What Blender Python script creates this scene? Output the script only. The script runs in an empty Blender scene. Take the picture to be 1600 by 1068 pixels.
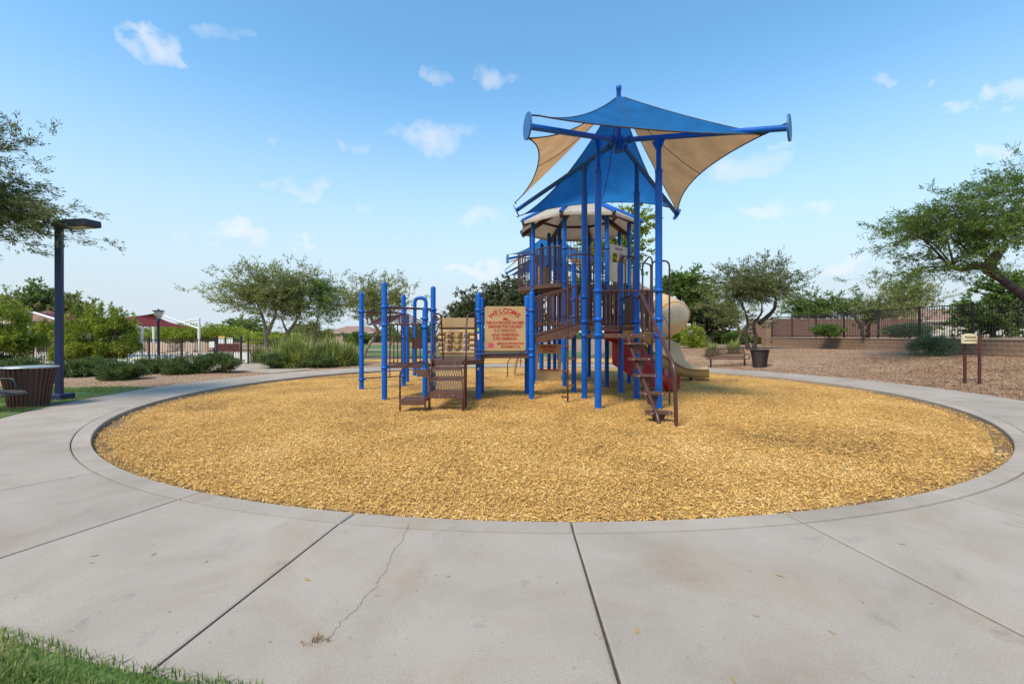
import bpy, math, random
import numpy as np
from mathutils import Vector, Matrix
R = math.radians
random.seed(7); rng = np.random.default_rng(7)
scene = bpy.context.scene
COL = scene.collection
F, HOR, EYE = 700.0, 524.0, 1.5          # lens in photo pixels, horizon row, eye height

# ------------------------------------------------------------------ camera
cam = bpy.data.cameras.new('camera'); camo = bpy.data.objects.new('camera', cam); COL.objects.link(camo)
camo.location = (0, 0, EYE); camo.rotation_euler = (R(90), 0, 0)
cam.sensor_width = 36; cam.lens = 36 * F / 1600; cam.shift_y = (HOR - 534) / 1600
cam.clip_start = 0.05; cam.clip_end = 3000
scene.camera = camo

# ------------------------------------------------------------------ sky, sun, exposure
SUN_EL, SUN_AZ = 52.0, 215.0             # azimuth clockwise from +Y: behind the camera to the left
world = bpy.data.worlds.new('World'); scene.world = world; world.use_nodes = True
nt = world.node_tree; nt.nodes.clear()
def N(t, **k):
    n = nt.nodes.new(t)
    for a, b in k.items(): setattr(n, a, b)
    return n
def wmath(op, a, b=None, c=None, clamp=False):
    n = N('ShaderNodeMath', operation=op, use_clamp=clamp)
    for i, v in enumerate((a, b, c)):
        if v is None: continue
        if isinstance(v, (int, float)): n.inputs[i].default_value = v
        else: nt.links.new(v, n.inputs[i])
    return n.outputs[0]
wout = N('ShaderNodeOutputWorld'); bg = N('ShaderNodeBackground')
sky = N('ShaderNodeTexSky', sky_type='NISHITA', sun_disc=False)
sky.sun_elevation = R(SUN_EL); sky.sun_rotation = R(SUN_AZ)
sky.air_density = 1.0; sky.dust_density = 0.6; sky.ozone_density = 1.0; sky.altitude = 350
tc = N('ShaderNodeTexCoord'); sep = N('ShaderNodeSeparateXYZ'); nt.links.new(tc.outputs['Generated'], sep.inputs[0])
az = wmath('ARCTAN2', sep.outputs[0], sep.outputs[1]); el = wmath('ARCSINE', sep.outputs[2])
cn = N('ShaderNodeTexNoise'); cn.inputs['Scale'].default_value = 9; cn.inputs['Detail'].default_value = 7; cn.inputs['Roughness'].default_value = .62
nt.links.new(tc.outputs['Generated'], cn.inputs['Vector'])
cn2 = N('ShaderNodeTexNoise'); cn2.inputs['Scale'].default_value = 26; cn2.inputs['Detail'].default_value = 6; cn2.inputs['Roughness'].default_value = .6
nt.links.new(tc.outputs['Generated'], cn2.inputs['Vector'])
cw = N('ShaderNodeTexNoise'); cw.inputs['Scale'].default_value = 13; cw.inputs['Detail'].default_value = 6; cw.inputs['Roughness'].default_value = .58; nt.links.new(tc.outputs['Generated'], cw.inputs['Vector'])
cws = N('ShaderNodeSeparateColor'); nt.links.new(cw.outputs['Color'], cws.inputs[0])
az = wmath('ADD', az, wmath('MULTIPLY', wmath('SUBTRACT', cws.outputs[0], .5), .26)); el = wmath('ADD', el, wmath('MULTIPLY', wmath('SUBTRACT', cws.outputs[1], .5), .12))
nz = wmath('ADD', wmath('MULTIPLY', wmath('SUBTRACT', cn.outputs[0], .5), 2.6), wmath('MULTIPLY', wmath('SUBTRACT', cn2.outputs[0], .5), 1.8))
CLOUDS = [(245,78,40,23,.95),(672,212,66,24,.9),(765,130,44,22,.7),(678,122,26,16,.6),(460,296,36,14,.8),(362,361,58,13,1.),(482,381,30,9,1.),(745,342,56,14,.8),
          (740,419,50,11,1.),(1160,258,70,24,.9),(1182,329,44,17,.9),(1272,329,50,14,.9),(1330,410,60,14,.8),(1380,123,22,11,.6),(1572,134,40,18,.8),(1520,171,24,12,.7),
          (1570,230,50,16,.8),(1222,226,22,10,.5),(550,230,26,12,.5),(345,54,30,10,.35),(1470,133,9,9,.5),(435,222,12,9,.4),(565,326,26,9,.4),(300,366,30,9,.5),
          (-250,200,70,26,.9),(-420,330,90,20,.9),(1900,190,80,24,.9),(2100,330,90,20,.9),(100,-200,80,40,.8),(1250,-260,90,40,.8)]
acc = None
for px, py, sx, sy, w in CLOUDS:
    X, Z = (px - 800) / F, (HOR - py) / F
    a = math.atan2(X, 1); e = math.asin(Z / math.sqrt(1 + X * X + Z * Z))
    k = 1 / math.sqrt(1 + X * X)
    dx = wmath('MULTIPLY', wmath('SUBTRACT', az, a), F / (sx * k * k)); dy = wmath('MULTIPLY', wmath('SUBTRACT', el, e), F / (sy * k))
    q = wmath('ADD', wmath('MULTIPLY', dx, dx), wmath('MULTIPLY', dy, dy))
    v = wmath('MULTIPLY', wmath('SUBTRACT', 1.0, q), w)
    v = wmath('MAXIMUM', v, 0.0)
    acc = v if acc is None else wmath('MAXIMUM', acc, v)
wisp = wmath('MULTIPLY', wmath('ADD', wmath('MULTIPLY', nz, .50), .52), 1.0, clamp=True)
dens = wmath('MULTIPLY', wmath('MULTIPLY', wmath('POWER', acc, 1.0), wisp), 1.35, clamp=True)
dens = wmath('MULTIPLY', dens, .68)
mixc = N('ShaderNodeMix', data_type='RGBA'); nt.links.new(dens, mixc.inputs[0])
# clear desert haze in the low sky, as the photograph shows it
hz = N('ShaderNodeMix', data_type='RGBA'); 
mrh = N('ShaderNodeMapRange', interpolation_type='SMOOTHSTEP'); nt.links.new(sep.outputs[2], mrh.inputs[0])
mrh.inputs[1].default_value = .02; mrh.inputs[2].default_value = .52; mrh.inputs[3].default_value = 1.0; mrh.inputs[4].default_value = 0.0
nt.links.new(mrh.outputs[0], hz.inputs[0])
tint = N('ShaderNodeMix', data_type='RGBA', blend_type='MULTIPLY'); tint.inputs[0].default_value = 1
tint.inputs[7].default_value = (1.22, 1.82, 1.88, 1)
nt.links.new(sky.outputs[0], tint.inputs[6])
nt.links.new(tint.outputs[2], hz.inputs[6]); hz.inputs[7].default_value = (4.45, 5.15, 5.7, 1)
nt.links.new(hz.outputs[2], mixc.inputs[6]); mixc.inputs[7].default_value = (6.3, 6.35, 6.5, 1)
nt.links.new(mixc.outputs[2], bg.inputs[0]); bg.inputs[1].default_value = 0.10
nt.links.new(bg.outputs[0], wout.inputs[0])
sl = bpy.data.lights.new('sun', 'SUN'); so = bpy.data.objects.new('sun', sl); COL.objects.link(so)
sl.energy = 2.7; sl.angle = R(17); sl.color = (1.0, .90, .76)
sd = Vector((math.sin(R(SUN_AZ)) * math.cos(R(SUN_EL)), math.cos(R(SUN_AZ)) * math.cos(R(SUN_EL)), math.sin(R(SUN_EL))))
so.rotation_euler = sd.to_track_quat('Z', 'Y').to_euler(); so.location = (-10, -10, 30)
scene.view_settings.view_transform = 'Standard'; scene.view_settings.look = 'None'
scene.view_settings.exposure = 0.62; scene.view_settings.gamma = 1; scene.view_settings.use_curve_mapping = False
scene.cycles.max_bounces = 6; scene.cycles.transparent_max_bounces = 8

# ------------------------------------------------------------------ helpers
def WX(px, d): return (px - 800) * d / F
def WZ(py, d): return EYE - (py - HOR) * d / F
def at(px, py, d): return Vector((WX(px, d), d, WZ(py, d)))
ORG = {}
def tag(o, label=None, cat=None, group=None, kind=None):
    if label: o['label'] = label
    if cat: o['category'] = cat
    if group: o['group'] = group
    if kind: o['kind'] = kind
    return o
def thing(name, loc, label, cat, group=None):
    o = bpy.data.objects.new(name, None); COL.objects.link(o); o.location = loc
    o.empty_display_size = .2
    ORG[o.name] = Vector(loc)
    return tag(o, label, cat, group)
def link(name, me, parent=None, loc=None, rot=None, scale=None):
    o = bpy.data.objects.new(name, me); COL.objects.link(o)
    po = Vector((0, 0, 0))
    if parent is not None:
        o.parent = parent; po = ORG[parent.name]
    if loc is not None:
        o.location = Vector(loc) - po; ORG[o.name] = Vector(loc)
    else: ORG[o.name] = po
    if rot is not None: o.rotation_euler = rot
    if scale is not None: o.scale = scale
    return o
class MB:
    def __init__(s): s.v = []; s.f = []; s.smooth = []
    def add(s, vs, fs, sm=False):
        b = len(s.v); s.v.extend([tuple(p) for p in vs]); s.f.extend([tuple(i + b for i in f) for f in fs]); s.smooth.extend([sm] * len(fs)); return s
    def box(s, c, size, rz=0, m=None):
        hx, hy, hz_ = size[0] / 2, size[1] / 2, size[2] / 2
        M = (m if m is not None else Matrix.Rotation(rz, 3, 'Z')); c = Vector(c)
        b = min(hx, hy, hz_) * .18; b = min(b, .012)
        vs = []
        # chamfered box: 24 verts
        for sx in (-1, 1):
            for sy in (-1, 1):
                for sz in (-1, 1):
                    vs += [(sx * hx, sy * (hy - b), sz * (hz_ - b)), (sx * (hx - b), sy * hy, sz * (hz_ - b)), (sx * (hx - b), sy * (hy - b), sz * hz_)]
        def I(sx, sy, sz, k): return ((sx > 0) * 4 + (sy > 0) * 2 + (sz > 0)) * 3 + k
        fs = []
        for s1 in (-1, 1):
            fs.append([I(s1, a, b_, 0) for a, b_ in ((-1, -1), (1, -1), (1, 1), (-1, 1))][::s1])
            fs.append([I(a, s1, b_, 1) for a, b_ in ((-1, -1), (-1, 1), (1, 1), (1, -1))][::s1])
            fs.append([I(a, b_, s1, 2) for a, b_ in ((-1, -1), (1, -1), (1, 1), (-1, 1))][::s1])
        for a in (-1, 1):
            for b_ in (-1, 1):
                fs.append([I(a, b_, -1, 0), I(a, b_, 1, 0), I(a, b_, 1, 1), I(a, b_, -1, 1)])
                fs.append([I(a, -1, b_, 0), I(a, 1, b_, 0), I(a, 1, b_, 2), I(a, -1, b_, 2)])
                fs.append([I(-1, a, b_, 1), I(1, a, b_, 1), I(1, a, b_, 2), I(-1, a, b_, 2)])
                for c_ in (-1, 1): fs.append([I(a, b_, c_, 0), I(a, b_, c_, 1), I(a, b_, c_, 2)])
        return s.add([c + M @ Vector(p) for p in vs], fs)
    def bar(s, p0, p1, w, h):
        p0, p1 = Vector(p0), Vector(p1); t = (p1 - p0); L = t.length; t.normalize()
        up = Vector((0, 0, 1)) if abs(t.z) < .95 else Vector((0, 1, 0))
        sd_ = t.cross(up).normalized(); n = sd_.cross(t)
        return s.box((p0 + p1) / 2, (L, w, h), m=Matrix((t, sd_, n)).transposed())
    def tube(s, pts, r, n=8, cap=True):
        pts = [Vector(p) for p in pts]; rs = r if hasattr(r, '__len__') else [r] * len(pts)
        vs = []; fs = []; prev = None
        for i, p in enumerate(pts):
            t = (pts[min(i + 1, len(pts) - 1)] - pts[max(i - 1, 0)]).normalized()
            if prev is None:
                a = Vector((0, 0, 1)) if abs(t.z) < .9 else Vector((1, 0, 0)); u = t.cross(a).normalized()
            else: u = (prev - t * prev.dot(t)).normalized()
            prev = u; w = t.cross(u)
            for k in range(n):
                an = 2 * math.pi * k / n; vs.append(p + (u * math.cos(an) + w * math.sin(an)) * rs[i])
        for i in range(len(pts) - 1):
            for k in range(n):
                a, b = i * n + k, i * n + (k + 1) % n; fs.append((a, b, b + n, a + n))
        s.add(vs, fs, True)
        if cap: s.add(vs[:n], [tuple(range(n))[::-1]]); s.add(vs[-n:], [tuple(range(n))])
        return s
    def lathe(s, prof, c=(0, 0, 0), n=20, smooth=True):
        c = Vector(c); vs = []; fs = []
        for r, z in prof:
            for k in range(n):
                a = 2 * math.pi * k / n; vs.append(c + Vector((r * math.cos(a), r * math.sin(a), z)))
        for i in range(len(prof) - 1):
            for k in range(n):
                a, b = i * n + k, i * n + (k + 1) % n; fs.append((a, b, b + n, a + n))
        s.add(vs, fs, smooth)
        s.add(vs[:n], [tuple(range(n))[::-1]]); s.add(vs[-n:], [tuple(range(n))]); return s
    def prism(s, poly, o, ax, ay, thick):
        """extruded polygon: 2D poly in plane (o, ax, ay), extruded +-thick/2 along the normal"""
        o, ax, ay = Vector(o), Vector(ax).normalized(), Vector(ay).normalized(); nn = ax.cross(ay)
        m = len(poly); vs = [o + ax * x + ay * y + nn * thick / 2 for x, y in poly] + [o + ax * x + ay * y - nn * thick / 2 for x, y in poly]
        fs = [tuple(range(m)), tuple(range(2 * m - 1, m - 1, -1))] + [(i, i + m, (i + 1) % m + m, (i + 1) % m) for i in range(m)]
        return s.add(vs, fs)
    def sweep(s, path, prof, closed=True, ups=None):
        vs = []; fs = []; path = [Vector(p) for p in path]; n = 0
        for i, p in enumerate(path):
            t = (path[min(i + 1, len(path) - 1)] - path[max(i - 1, 0)]).normalized()
            sd_ = t.cross(Vector((0, 0, 1))).normalized(); up = sd_.cross(t)
            pr = prof(i / (len(path) - 1)) if callable(prof) else prof
            n = len(pr)
            for x, y in pr: vs.append(p + sd_ * x + up * y)
        for i in range(len(path) - 1):
            for k in range(n if closed else n - 1):
                a, b = i * n + k, i * n + (k + 1) % n; fs.append((a, b, b + n, a + n))
        s.add(vs, fs, True)
        if closed: s.add(vs[:n], [tuple(range(n))[::-1]]); s.add(vs[-n:], [tuple(range(n))])
        return s
    def mesh(s, name, mat, org=(0, 0, 0)):
        me = bpy.data.meshes.new(name); o = Vector(org)
        me.from_pydata([tuple(Vector(p) - o) for p in s.v], [], s.f)
        me.polygons.foreach_set('use_smooth', s.smooth); me.materials.append(mat); me.update(); return me
    def build(s, name, mat, parent=None, fixn=False):
        org = ORG[parent.name] if parent is not None else Vector((0, 0, 0))
        me = s.mesh(name, mat, org)
        if fixn:
            import bmesh
            bm = bmesh.new(); bm.from_mesh(me); bmesh.ops.recalc_face_normals(bm, faces=bm.faces); bm.to_mesh(me); bm.free()
        return link(name, me, parent)
def np_mesh(name, verts, faces, mat, smooth=False):
    """verts (n,3); faces (m,k) all the same size"""
    me = bpy.data.meshes.new(name); verts = np.asarray(verts, np.float32); faces = np.asarray(faces, np.int32); m, k = faces.shape
    me.vertices.add(len(verts)); me.vertices.foreach_set('co', verts.ravel())
    me.loops.add(m * k); me.loops.foreach_set('vertex_index', faces.ravel())
    me.polygons.add(m); me.polygons.foreach_set('loop_start', np.arange(m, dtype=np.int32) * k); me.polygons.foreach_set('loop_total', np.full(m, k, np.int32))
    if smooth: me.polygons.foreach_set('use_smooth', np.ones(m, bool))
    me.materials.append(mat); me.update(calc_edges=True); return me
def arc(c, u, w, r, a0, a1, n=8):
    c, u, w = Vector(c), Vector(u), Vector(w)
    return [c + u * r * math.cos(a0 + (a1 - a0) * i / n) + w * r * math.sin(a0 + (a1 - a0) * i / n) for i in range(n + 1)]
def rounded(pts, r, n=5):
    """polyline with rounded corners"""
    pts = [Vector(p) for p in pts]; out = [pts[0]]
    for i in range(1, len(pts) - 1):
        a, b, c = pts[i - 1], pts[i], pts[i + 1]
        k = min(r, (a - b).length * .49, (c - b).length * .49); p0 = b + (a - b).normalized() * k; p1 = b + (c - b).normalized() * k
        for j in range(n + 1):
            t = j / n; out.append(p0 * (1 - t) ** 2 + b * 2 * t * (1 - t) + p1 * t * t)
    out.append(pts[-1]); return out

# ------------------------------------------------------------------ materials
def lin(r, g, b):
    return tuple(((c / 255) / 12.92 if c / 255 <= .04045 else ((c / 255 + .055) / 1.055) ** 2.4) for c in (r, g, b)) + (1,)
def newmat(name):
    m = bpy.data.materials.new(name); m.use_nodes = True; t = m.node_tree; return m, t, t.nodes['Principled BSDF']
def mat(name, col, rough=.5, var=.12, scale=6, bump=.05, bscale=60, metal=0, col2=None, spec=.5, coat=0, trans=0):
    m, t, p = newmat(name); L = t.links.new
    g = t.nodes.new('ShaderNodeTexCoord')
    n = t.nodes.new('ShaderNodeTexNoise'); n.inputs['Scale'].default_value = scale; n.inputs['Detail'].default_value = 6; n.inputs['Roughness'].default_value = .65; L(g.outputs['Object'], n.inputs['Vector'])
    r = t.nodes.new('ShaderNodeValToRGB'); r.color_ramp.elements[0].position = .3; r.color_ramp.elements[1].position = .72
    c2 = col2 if col2 else tuple(min(1, c * (1 + var)) for c in col[:3]) + (1,)
    c1 = col if col2 else tuple(c * (1 - var) for c in col[:3]) + (1,)
    r.color_ramp.elements[0].color = c1; r.color_ramp.elements[1].color = c2
    L(n.outputs[0], r.inputs[0]); L(r.outputs[0], p.inputs['Base Color'])
    mr = t.nodes.new('ShaderNodeMapRange'); mr.inputs[3].default_value = max(.05, rough - .1); mr.inputs[4].default_value = min(1, rough + .14); L(n.outputs[0], mr.inputs[0]); L(mr.outputs[0], p.inputs['Roughness'])
    p.inputs['Metallic'].default_value = metal; p.inputs['Specular IOR Level'].default_value = spec
    if coat: p.inputs['Coat Weight'].default_value = coat; p.inputs['Coat Roughness'].default_value = .2
    if bump:
        b = t.nodes.new('ShaderNodeBump'); b.inputs['Strength'].default_value = bump; b.inputs['Distance'].default_value = .02
        n2 = t.nodes.new('ShaderNodeTexNoise'); n2.inputs['Scale'].default_value = bscale; n2.inputs['Detail'].default_value = 4; L(g.outputs['Object'], n2.inputs['Vector']); L(n2.outputs[0], b.inputs['Height']); L(b.outputs[0], p.inputs['Normal'])
    if trans:
        tr = t.nodes.new('ShaderNodeBsdfTranslucent'); L(r.outputs[0], tr.inputs[0]); mx = t.nodes.new('ShaderNodeMixShader'); mx.inputs[0].default_value = trans
        o = t.nodes['Material Output']; L(p.outputs[0], mx.inputs[1]); L(tr.outputs[0], mx.inputs[2]); L(mx.outputs[0], o.inputs[0])
    return m
def leafmat(name, dark, light, trans=.35, mid=None):
    m, t, p = newmat(name); L = t.links.new
    k_ = 1.45 if 'leaf' in name or name == 'yucca blade' else 1.1 if 'blade' in name else 1.0
    dark, light = [tuple(c * k_ for c in q[:3]) + (1,) for q in (dark, light)]; mid = tuple(c * k_ for c in mid[:3]) + (1,) if mid else None
    g = t.nodes.new('ShaderNodeNewGeometry'); r = t.nodes.new('ShaderNodeValToRGB')
    r.color_ramp.elements[0].color = dark; r.color_ramp.elements[1].color = light
    if mid: e = r.color_ramp.elements.new(.55); e.color = mid
    tc_ = t.nodes.new('ShaderNodeTexCoord'); n = t.nodes.new('ShaderNodeTexNoise'); n.inputs['Scale'].default_value = 1.6; n.inputs['Detail'].default_value = 3; L(tc_.outputs['Object'], n.inputs['Vector'])
    a = t.nodes.new('ShaderNodeMath'); a.operation = 'MULTIPLY_ADD'; L(g.outputs['Random Per Island'], a.inputs[0]); a.inputs[1].default_value = .62
    b = t.nodes.new('ShaderNodeMath'); b.operation = 'MULTIPLY_ADD'; L(n.outputs[0], b.inputs[0]); b.inputs[1].default_value = 1.1; b.inputs[2].default_value = -.36; L(b.outputs[0], a.inputs[2])
    L(a.outputs[0], r.inputs[0]); L(r.outputs[0], p.inputs['Base Color']); p.inputs['Roughness'].default_value = .55; p.inputs['Specular IOR Level'].default_value = .3
    tr = t.nodes.new('ShaderNodeBsdfTranslucent'); L(r.outputs[0], tr.inputs[0]); mx = t.nodes.new('ShaderNodeMixShader'); mx.inputs[0].default_value = trans
    o = t.nodes['Material Output']; L(p.outputs[0], mx.inputs[1]); L(tr.outputs[0], mx.inputs[2]); L(mx.outputs[0], o.inputs[0]); return m
M = {}
M['blue'] = mat('blue powder coat', (.0006, .092, .40, 1), .36, .18, 3.5, .04, 40, spec=.32, coat=.08)
M['brown'] = mat('brown coated steel', (.070, .021, .013, 1), .38, .25, 5, .05, 60, coat=.15)
M['deck'] = mat('brown vinyl deck', (.105, .044, .027, 1), .6, .3, 5, .25, 45)
M['tan'] = mat('tan moulded plastic', (.47, .285, .125, 1), .42, .14, 3, .04, 40)
M['slide'] = mat('beige slide plastic', (.60, .39, .19, 1), .36, .12, 2.2, .02, 30, coat=.2)
M['cream'] = mat('cream roof plastic', (.70, .62, .52, 1), .5, .12, 4, .04, 40, trans=.45)
M['red'] = mat('red plastic', (.36, .012, .014, 1), .4, .2, 4, .04, 40)
M['redprint'] = mat('red lettering', (.40, .022, .015, 1), .55, .15, 30, 0)
M['pink'] = mat('weathered pink plastic', (.42, .14, .12, 1), .5, .2, 5, .04)
M['black'] = mat('black coated steel', (.018, .018, .02, 1), .45, .3, 8, .05)
M['fence'] = mat('dark bronze fence steel', (.028, .016, .017, 1), .5, .3, 8, .05)
M['white'] = mat('white paint', (.72, .70, .66, 1), .5, .06, 5, .03)
M['zinc'] = mat('zinc bolt', (.55, .53, .5, 1), .35, .1, 20, 0, metal=.8)
M['green'] = mat('green sticker', (.16, .5, .14, 1), .5, .1, 20, 0)
M['yellow'] = mat('yellow print', (.7, .42, .05, 1), .5, .1, 20, 0)
M['bprint'] = mat('blue print', (.06, .2, .45, 1), .5, .1, 20, 0)
M['lampmetal'] = mat('slate blue lamp paint', (.020, .024, .045, 1), .5, .4, 4, .05, col2=(.012, .022, .10, 1))
M['lamphead'] = mat('dark lamp housing', (.03, .032, .045, 1), .5, .3, 6, .04)
M['glass'] = mat('frosted lamp glass', (.6, .58, .5, 1), .3, .05, 6, 0)
M['woodslat'] = mat('dark red brown slat', (.075, .030, .020, 1), .5, .5, 9, .2, 50)
M['signpost'] = mat('oxblood sign post', (.085, .018, .014, 1), .55, .3, 8, .1)
M['signcream'] = mat('cream sign board', (.72, .6, .36, 1), .55, .08, 8, .05)
M['signbrown'] = mat('olive brown print', (.16, .10, .04, 1), .6, .1, 20, 0)
M['maroon'] = mat('maroon shade cloth', (.13, .012, .014, 1), .8, .2, 4, .1, trans=.3)
M['stucco'] = mat('tan stucco', (.42, .31, .22, 1), .9, .12, 2, .3, 50)
M['stucco2'] = mat('cream stucco', (.58, .52, .42, 1), .9, .1, 2, .3, 50)
M['rooftile'] = mat('terracotta roof tile', (.30, .17, .12, 1), .85, .3, 5, .5, 20)
M['glassdark'] = mat('dark window glass', (.03, .035, .04, 1), .15, .2, 2, 0)
M['lounge'] = mat('tan sling fabric', (.5, .36, .26, 1), .8, .12, 10, .1)
M['bark'] = mat('dark mesquite bark', (.06, .04, .032, 1), .9, .4, 9, .8, 30)
M['barkpale'] = mat('pale grey bark', (.22, .17, .12, 1), .9, .3, 9, .6, 30)
M['barkgreen'] = mat('yellow green palo verde bark', (.26, .24, .09, 1), .8, .3, 9, .4, 30)
def fabric(name, col, trans):
    m, t, p = newmat(name); L = t.links.new
    g = t.nodes.new('ShaderNodeTexCoord'); n = t.nodes.new('ShaderNodeTexNoise'); n.inputs['Scale'].default_value = 2.2; n.inputs['Detail'].default_value = 5; L(g.outputs['Object'], n.inputs['Vector'])
    n2 = t.nodes.new('ShaderNodeTexNoise'); n2.inputs['Scale'].default_value = 130; n2.inputs['Detail'].default_value = 2; L(g.outputs['Object'], n2.inputs['Vector'])
    ad = t.nodes.new('ShaderNodeMath'); ad.operation = 'MULTIPLY_ADD'; L(n2.outputs[0], ad.inputs[0]); ad.inputs[1].default_value = .55; L(n.outputs[0], ad.inputs[2])
    r = t.nodes.new('ShaderNodeValToRGB'); r.color_ramp.elements[0].position = .5; r.color_ramp.elements[1].position = 1.0
    r.color_ramp.elements[0].color = tuple(c * .78 for c in col[:3]) + (1,); r.color_ramp.elements[1].color = tuple(min(1, c * 1.2) for c in col[:3]) + (1,)
    L(ad.outputs[0], r.inputs[0]); L(r.outputs[0], p.inputs['Base Color']); p.inputs['Roughness'].default_value = .85; p.inputs['Specular IOR Level'].default_value = .2
    b = t.nodes.new('ShaderNodeBump'); b.inputs['Strength'].default_value = .15; L(n2.outputs[0], b.inputs['Height']); L(b.outputs[0], p.inputs['Normal'])
    tr = t.nodes.new('ShaderNodeBsdfTranslucent'); L(r.outputs[0], tr.inputs[0]); mx = t.nodes.new('ShaderNodeMixShader'); mx.inputs[0].default_value = trans
    o = t.nodes['Material Output']; L(p.outputs[0], mx.inputs[1]); L(tr.outputs[0], mx.inputs[2]); L(mx.outputs[0], o.inputs[0]); return m
M['sailplate'] = mat('dull blue end plate', (.03, .13, .33, 1), .5, .2, 4, .03)
M['hem'] = mat('dark hem webbing', (.05, .035, .03, 1), .8, .2, 20, 0)
M['sailblue'] = fabric('blue shade cloth', (.025, .20, .52, 1), .6)
M['sailtan'] = fabric('tan shade cloth', (.50, .30, .15, 1), .5)
def ramp(t, fac, stops):
    r = t.nodes.new('ShaderNodeValToRGB'); es = r.color_ramp.elements
    es[0].position, es[0].color = stops[0]; es[1].position, es[1].color = stops[-1]
    for p_, c in stops[1:-1]: e = es.new(p_); e.color = c
    t.links.new(fac, r.inputs[0]); return r.outputs[0]
def noise(t, vec, scale, detail=5, rough=.6, dist=0):
    n = t.nodes.new('ShaderNodeTexNoise'); n.inputs['Scale'].default_value = scale; n.inputs['Detail'].default_value = detail; n.inputs['Roughness'].default_value = rough; n.inputs['Distortion'].default_value = dist
    t.links.new(vec, n.inputs['Vector']); return n.outputs[0]
def mixrgb(t, f, a, b, mode='MIX'):
    m = t.nodes.new('ShaderNodeMix'); m.data_type = 'RGBA'; m.blend_type = mode
    for i, v in ((0, f), (6, a), (7, b)):
        if hasattr(v, 'links'): t.links.new(v, m.inputs[i])
        else: m.inputs[i].default_value = v
    return m.outputs[2]
def concrete():
    m, t, p = newmat('weathered concrete'); L = t.links.new
    g = t.nodes.new('ShaderNodeNewGeometry'); pos = g.outputs['Position']
    oi = t.nodes.new('ShaderNodeObjectInfo')
    base = ramp(t, noise(t, pos, .9, 7, .62, .4), [(.3, (.325, .262, .206, 1)), (.5, (.388, .318, .256, 1)), (.72, (.438, .362, .297, 1))])
    fine = ramp(t, noise(t, pos, 110, 3, .7), [(.3, (.8, .8, .8, 1)), (.62, (1.06, 1.06, 1.06, 1))])
    c = mixrgb(t, 1.0, base, fine, 'MULTIPLY')
    st = ramp(t, noise(t, pos, 1.1, 6, .6, .8), [(.50, (0, 0, 0, 1)), (.72, (1, 1, 1, 1))])
    c = mixrgb(t, st, c, mixrgb(t, 1.0, c, (.94, .87, .79, 1), 'MULTIPLY'))
    st2 = ramp(t, noise(t, pos, 2.9, 6, .7, .3), [(.60, (0, 0, 0, 1)), (.72, (1, 1, 1, 1))])
    c = mixrgb(t, st2, c, mixrgb(t, 1.0, c, (.78, .78, .79, 1), 'MULTIPLY'))
    sp = ramp(t, noise(t, pos, 24, 2, .5), [(.70, (0, 0, 0, 1)), (.76, (1, 1, 1, 1))])
    c = mixrgb(t, sp, c, mixrgb(t, 1.0, c, (.72, .66, .58, 1), 'MULTIPLY'))
    hs = t.nodes.new('ShaderNodeHueSaturation'); L(c, hs.inputs['Color'])
    mr = t.nodes.new('ShaderNodeMapRange'); L(oi.outputs['Random'], mr.inputs[0]); mr.inputs[3].default_value = .93; mr.inputs[4].default_value = 1.05; L(mr.outputs[0], hs.inputs['Value'])
    L(hs.outputs[0], p.inputs['Base Color']); p.inputs['Roughness'].default_value = .88; p.inputs['Specular IOR Level'].default_value = .3
    b = t.nodes.new('ShaderNodeBump'); b.inputs['Strength'].default_value = .35; b.inputs['Distance'].default_value = .006
    L(noise(t, pos, 150, 4, .75), b.inputs['Height']); L(b.outputs[0], p.inputs['Normal']); return m
M['concrete'] = concrete()
M['joint'] = mat('joint dirt', (.075, .055, .04, 1), .95, .4, 20, .4, 100)
def mulchmat(name, island):
    m, t, p = newmat(name); L = t.links.new; g = t.nodes.new('ShaderNodeNewGeometry'); pos = g.outputs['Position']
    stops = [(0, (.10, .055, .030, 1)), (.12, (.21, .120, .055, 1)), (.27, (.47, .255, .075, 1)), (.50, (.64, .358, .096, 1)), (.8, (.74, .448, .138, 1)), (1, (.80, .58, .30, 1))]
    big = noise(t, pos, .55, 5, .65, .5)
    if island:
        a = t.nodes.new('ShaderNodeMath'); a.operation = 'MULTIPLY_ADD'; L(g.outputs['Random Per Island'], a.inputs[0]); a.inputs[1].default_value = .66
        b = t.nodes.new('ShaderNodeMath'); b.operation = 'MULTIPLY_ADD'; L(big, b.inputs[0]); b.inputs[1].default_value = 1.15; b.inputs[2].default_value = -.33; L(b.outputs[0], a.inputs[2]); fac = a.outputs[0]
    else:
        mp = t.nodes.new('ShaderNodeMapping'); mp.inputs['Scale'].default_value = (1, 1.0, 1); L(pos, mp.inputs[0])
        n = noise(t, mp.outputs[0], 26, 6, .75, 1.5)
        a = t.nodes.new('ShaderNodeMath'); a.operation = 'MULTIPLY_ADD'; L(n, a.inputs[0]); a.inputs[1].default_value = 1.3
        b = t.nodes.new('ShaderNodeMath'); b.operation = 'MULTIPLY_ADD'; L(big, b.inputs[0]); b.inputs[1].default_value = 1.1; b.inputs[2].default_value = -.80; L(b.outputs[0], a.inputs[2]); fac = a.outputs[0]
        bp = t.nodes.new('ShaderNodeBump'); bp.inputs['Strength'].default_value = .9; bp.inputs['Distance'].default_value = .03; L(n, bp.inputs['Height']); L(bp.outputs[0], p.inputs['Normal'])
    L(ramp(t, fac, stops), p.inputs['Base Color']); p.inputs['Roughness'].default_value = .85; p.inputs['Specular IOR Level'].default_value = .25; return m
M['mulch'] = mulchmat('wood mulch bed', False); M['chip'] = mulchmat('wood chips', True)
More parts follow.
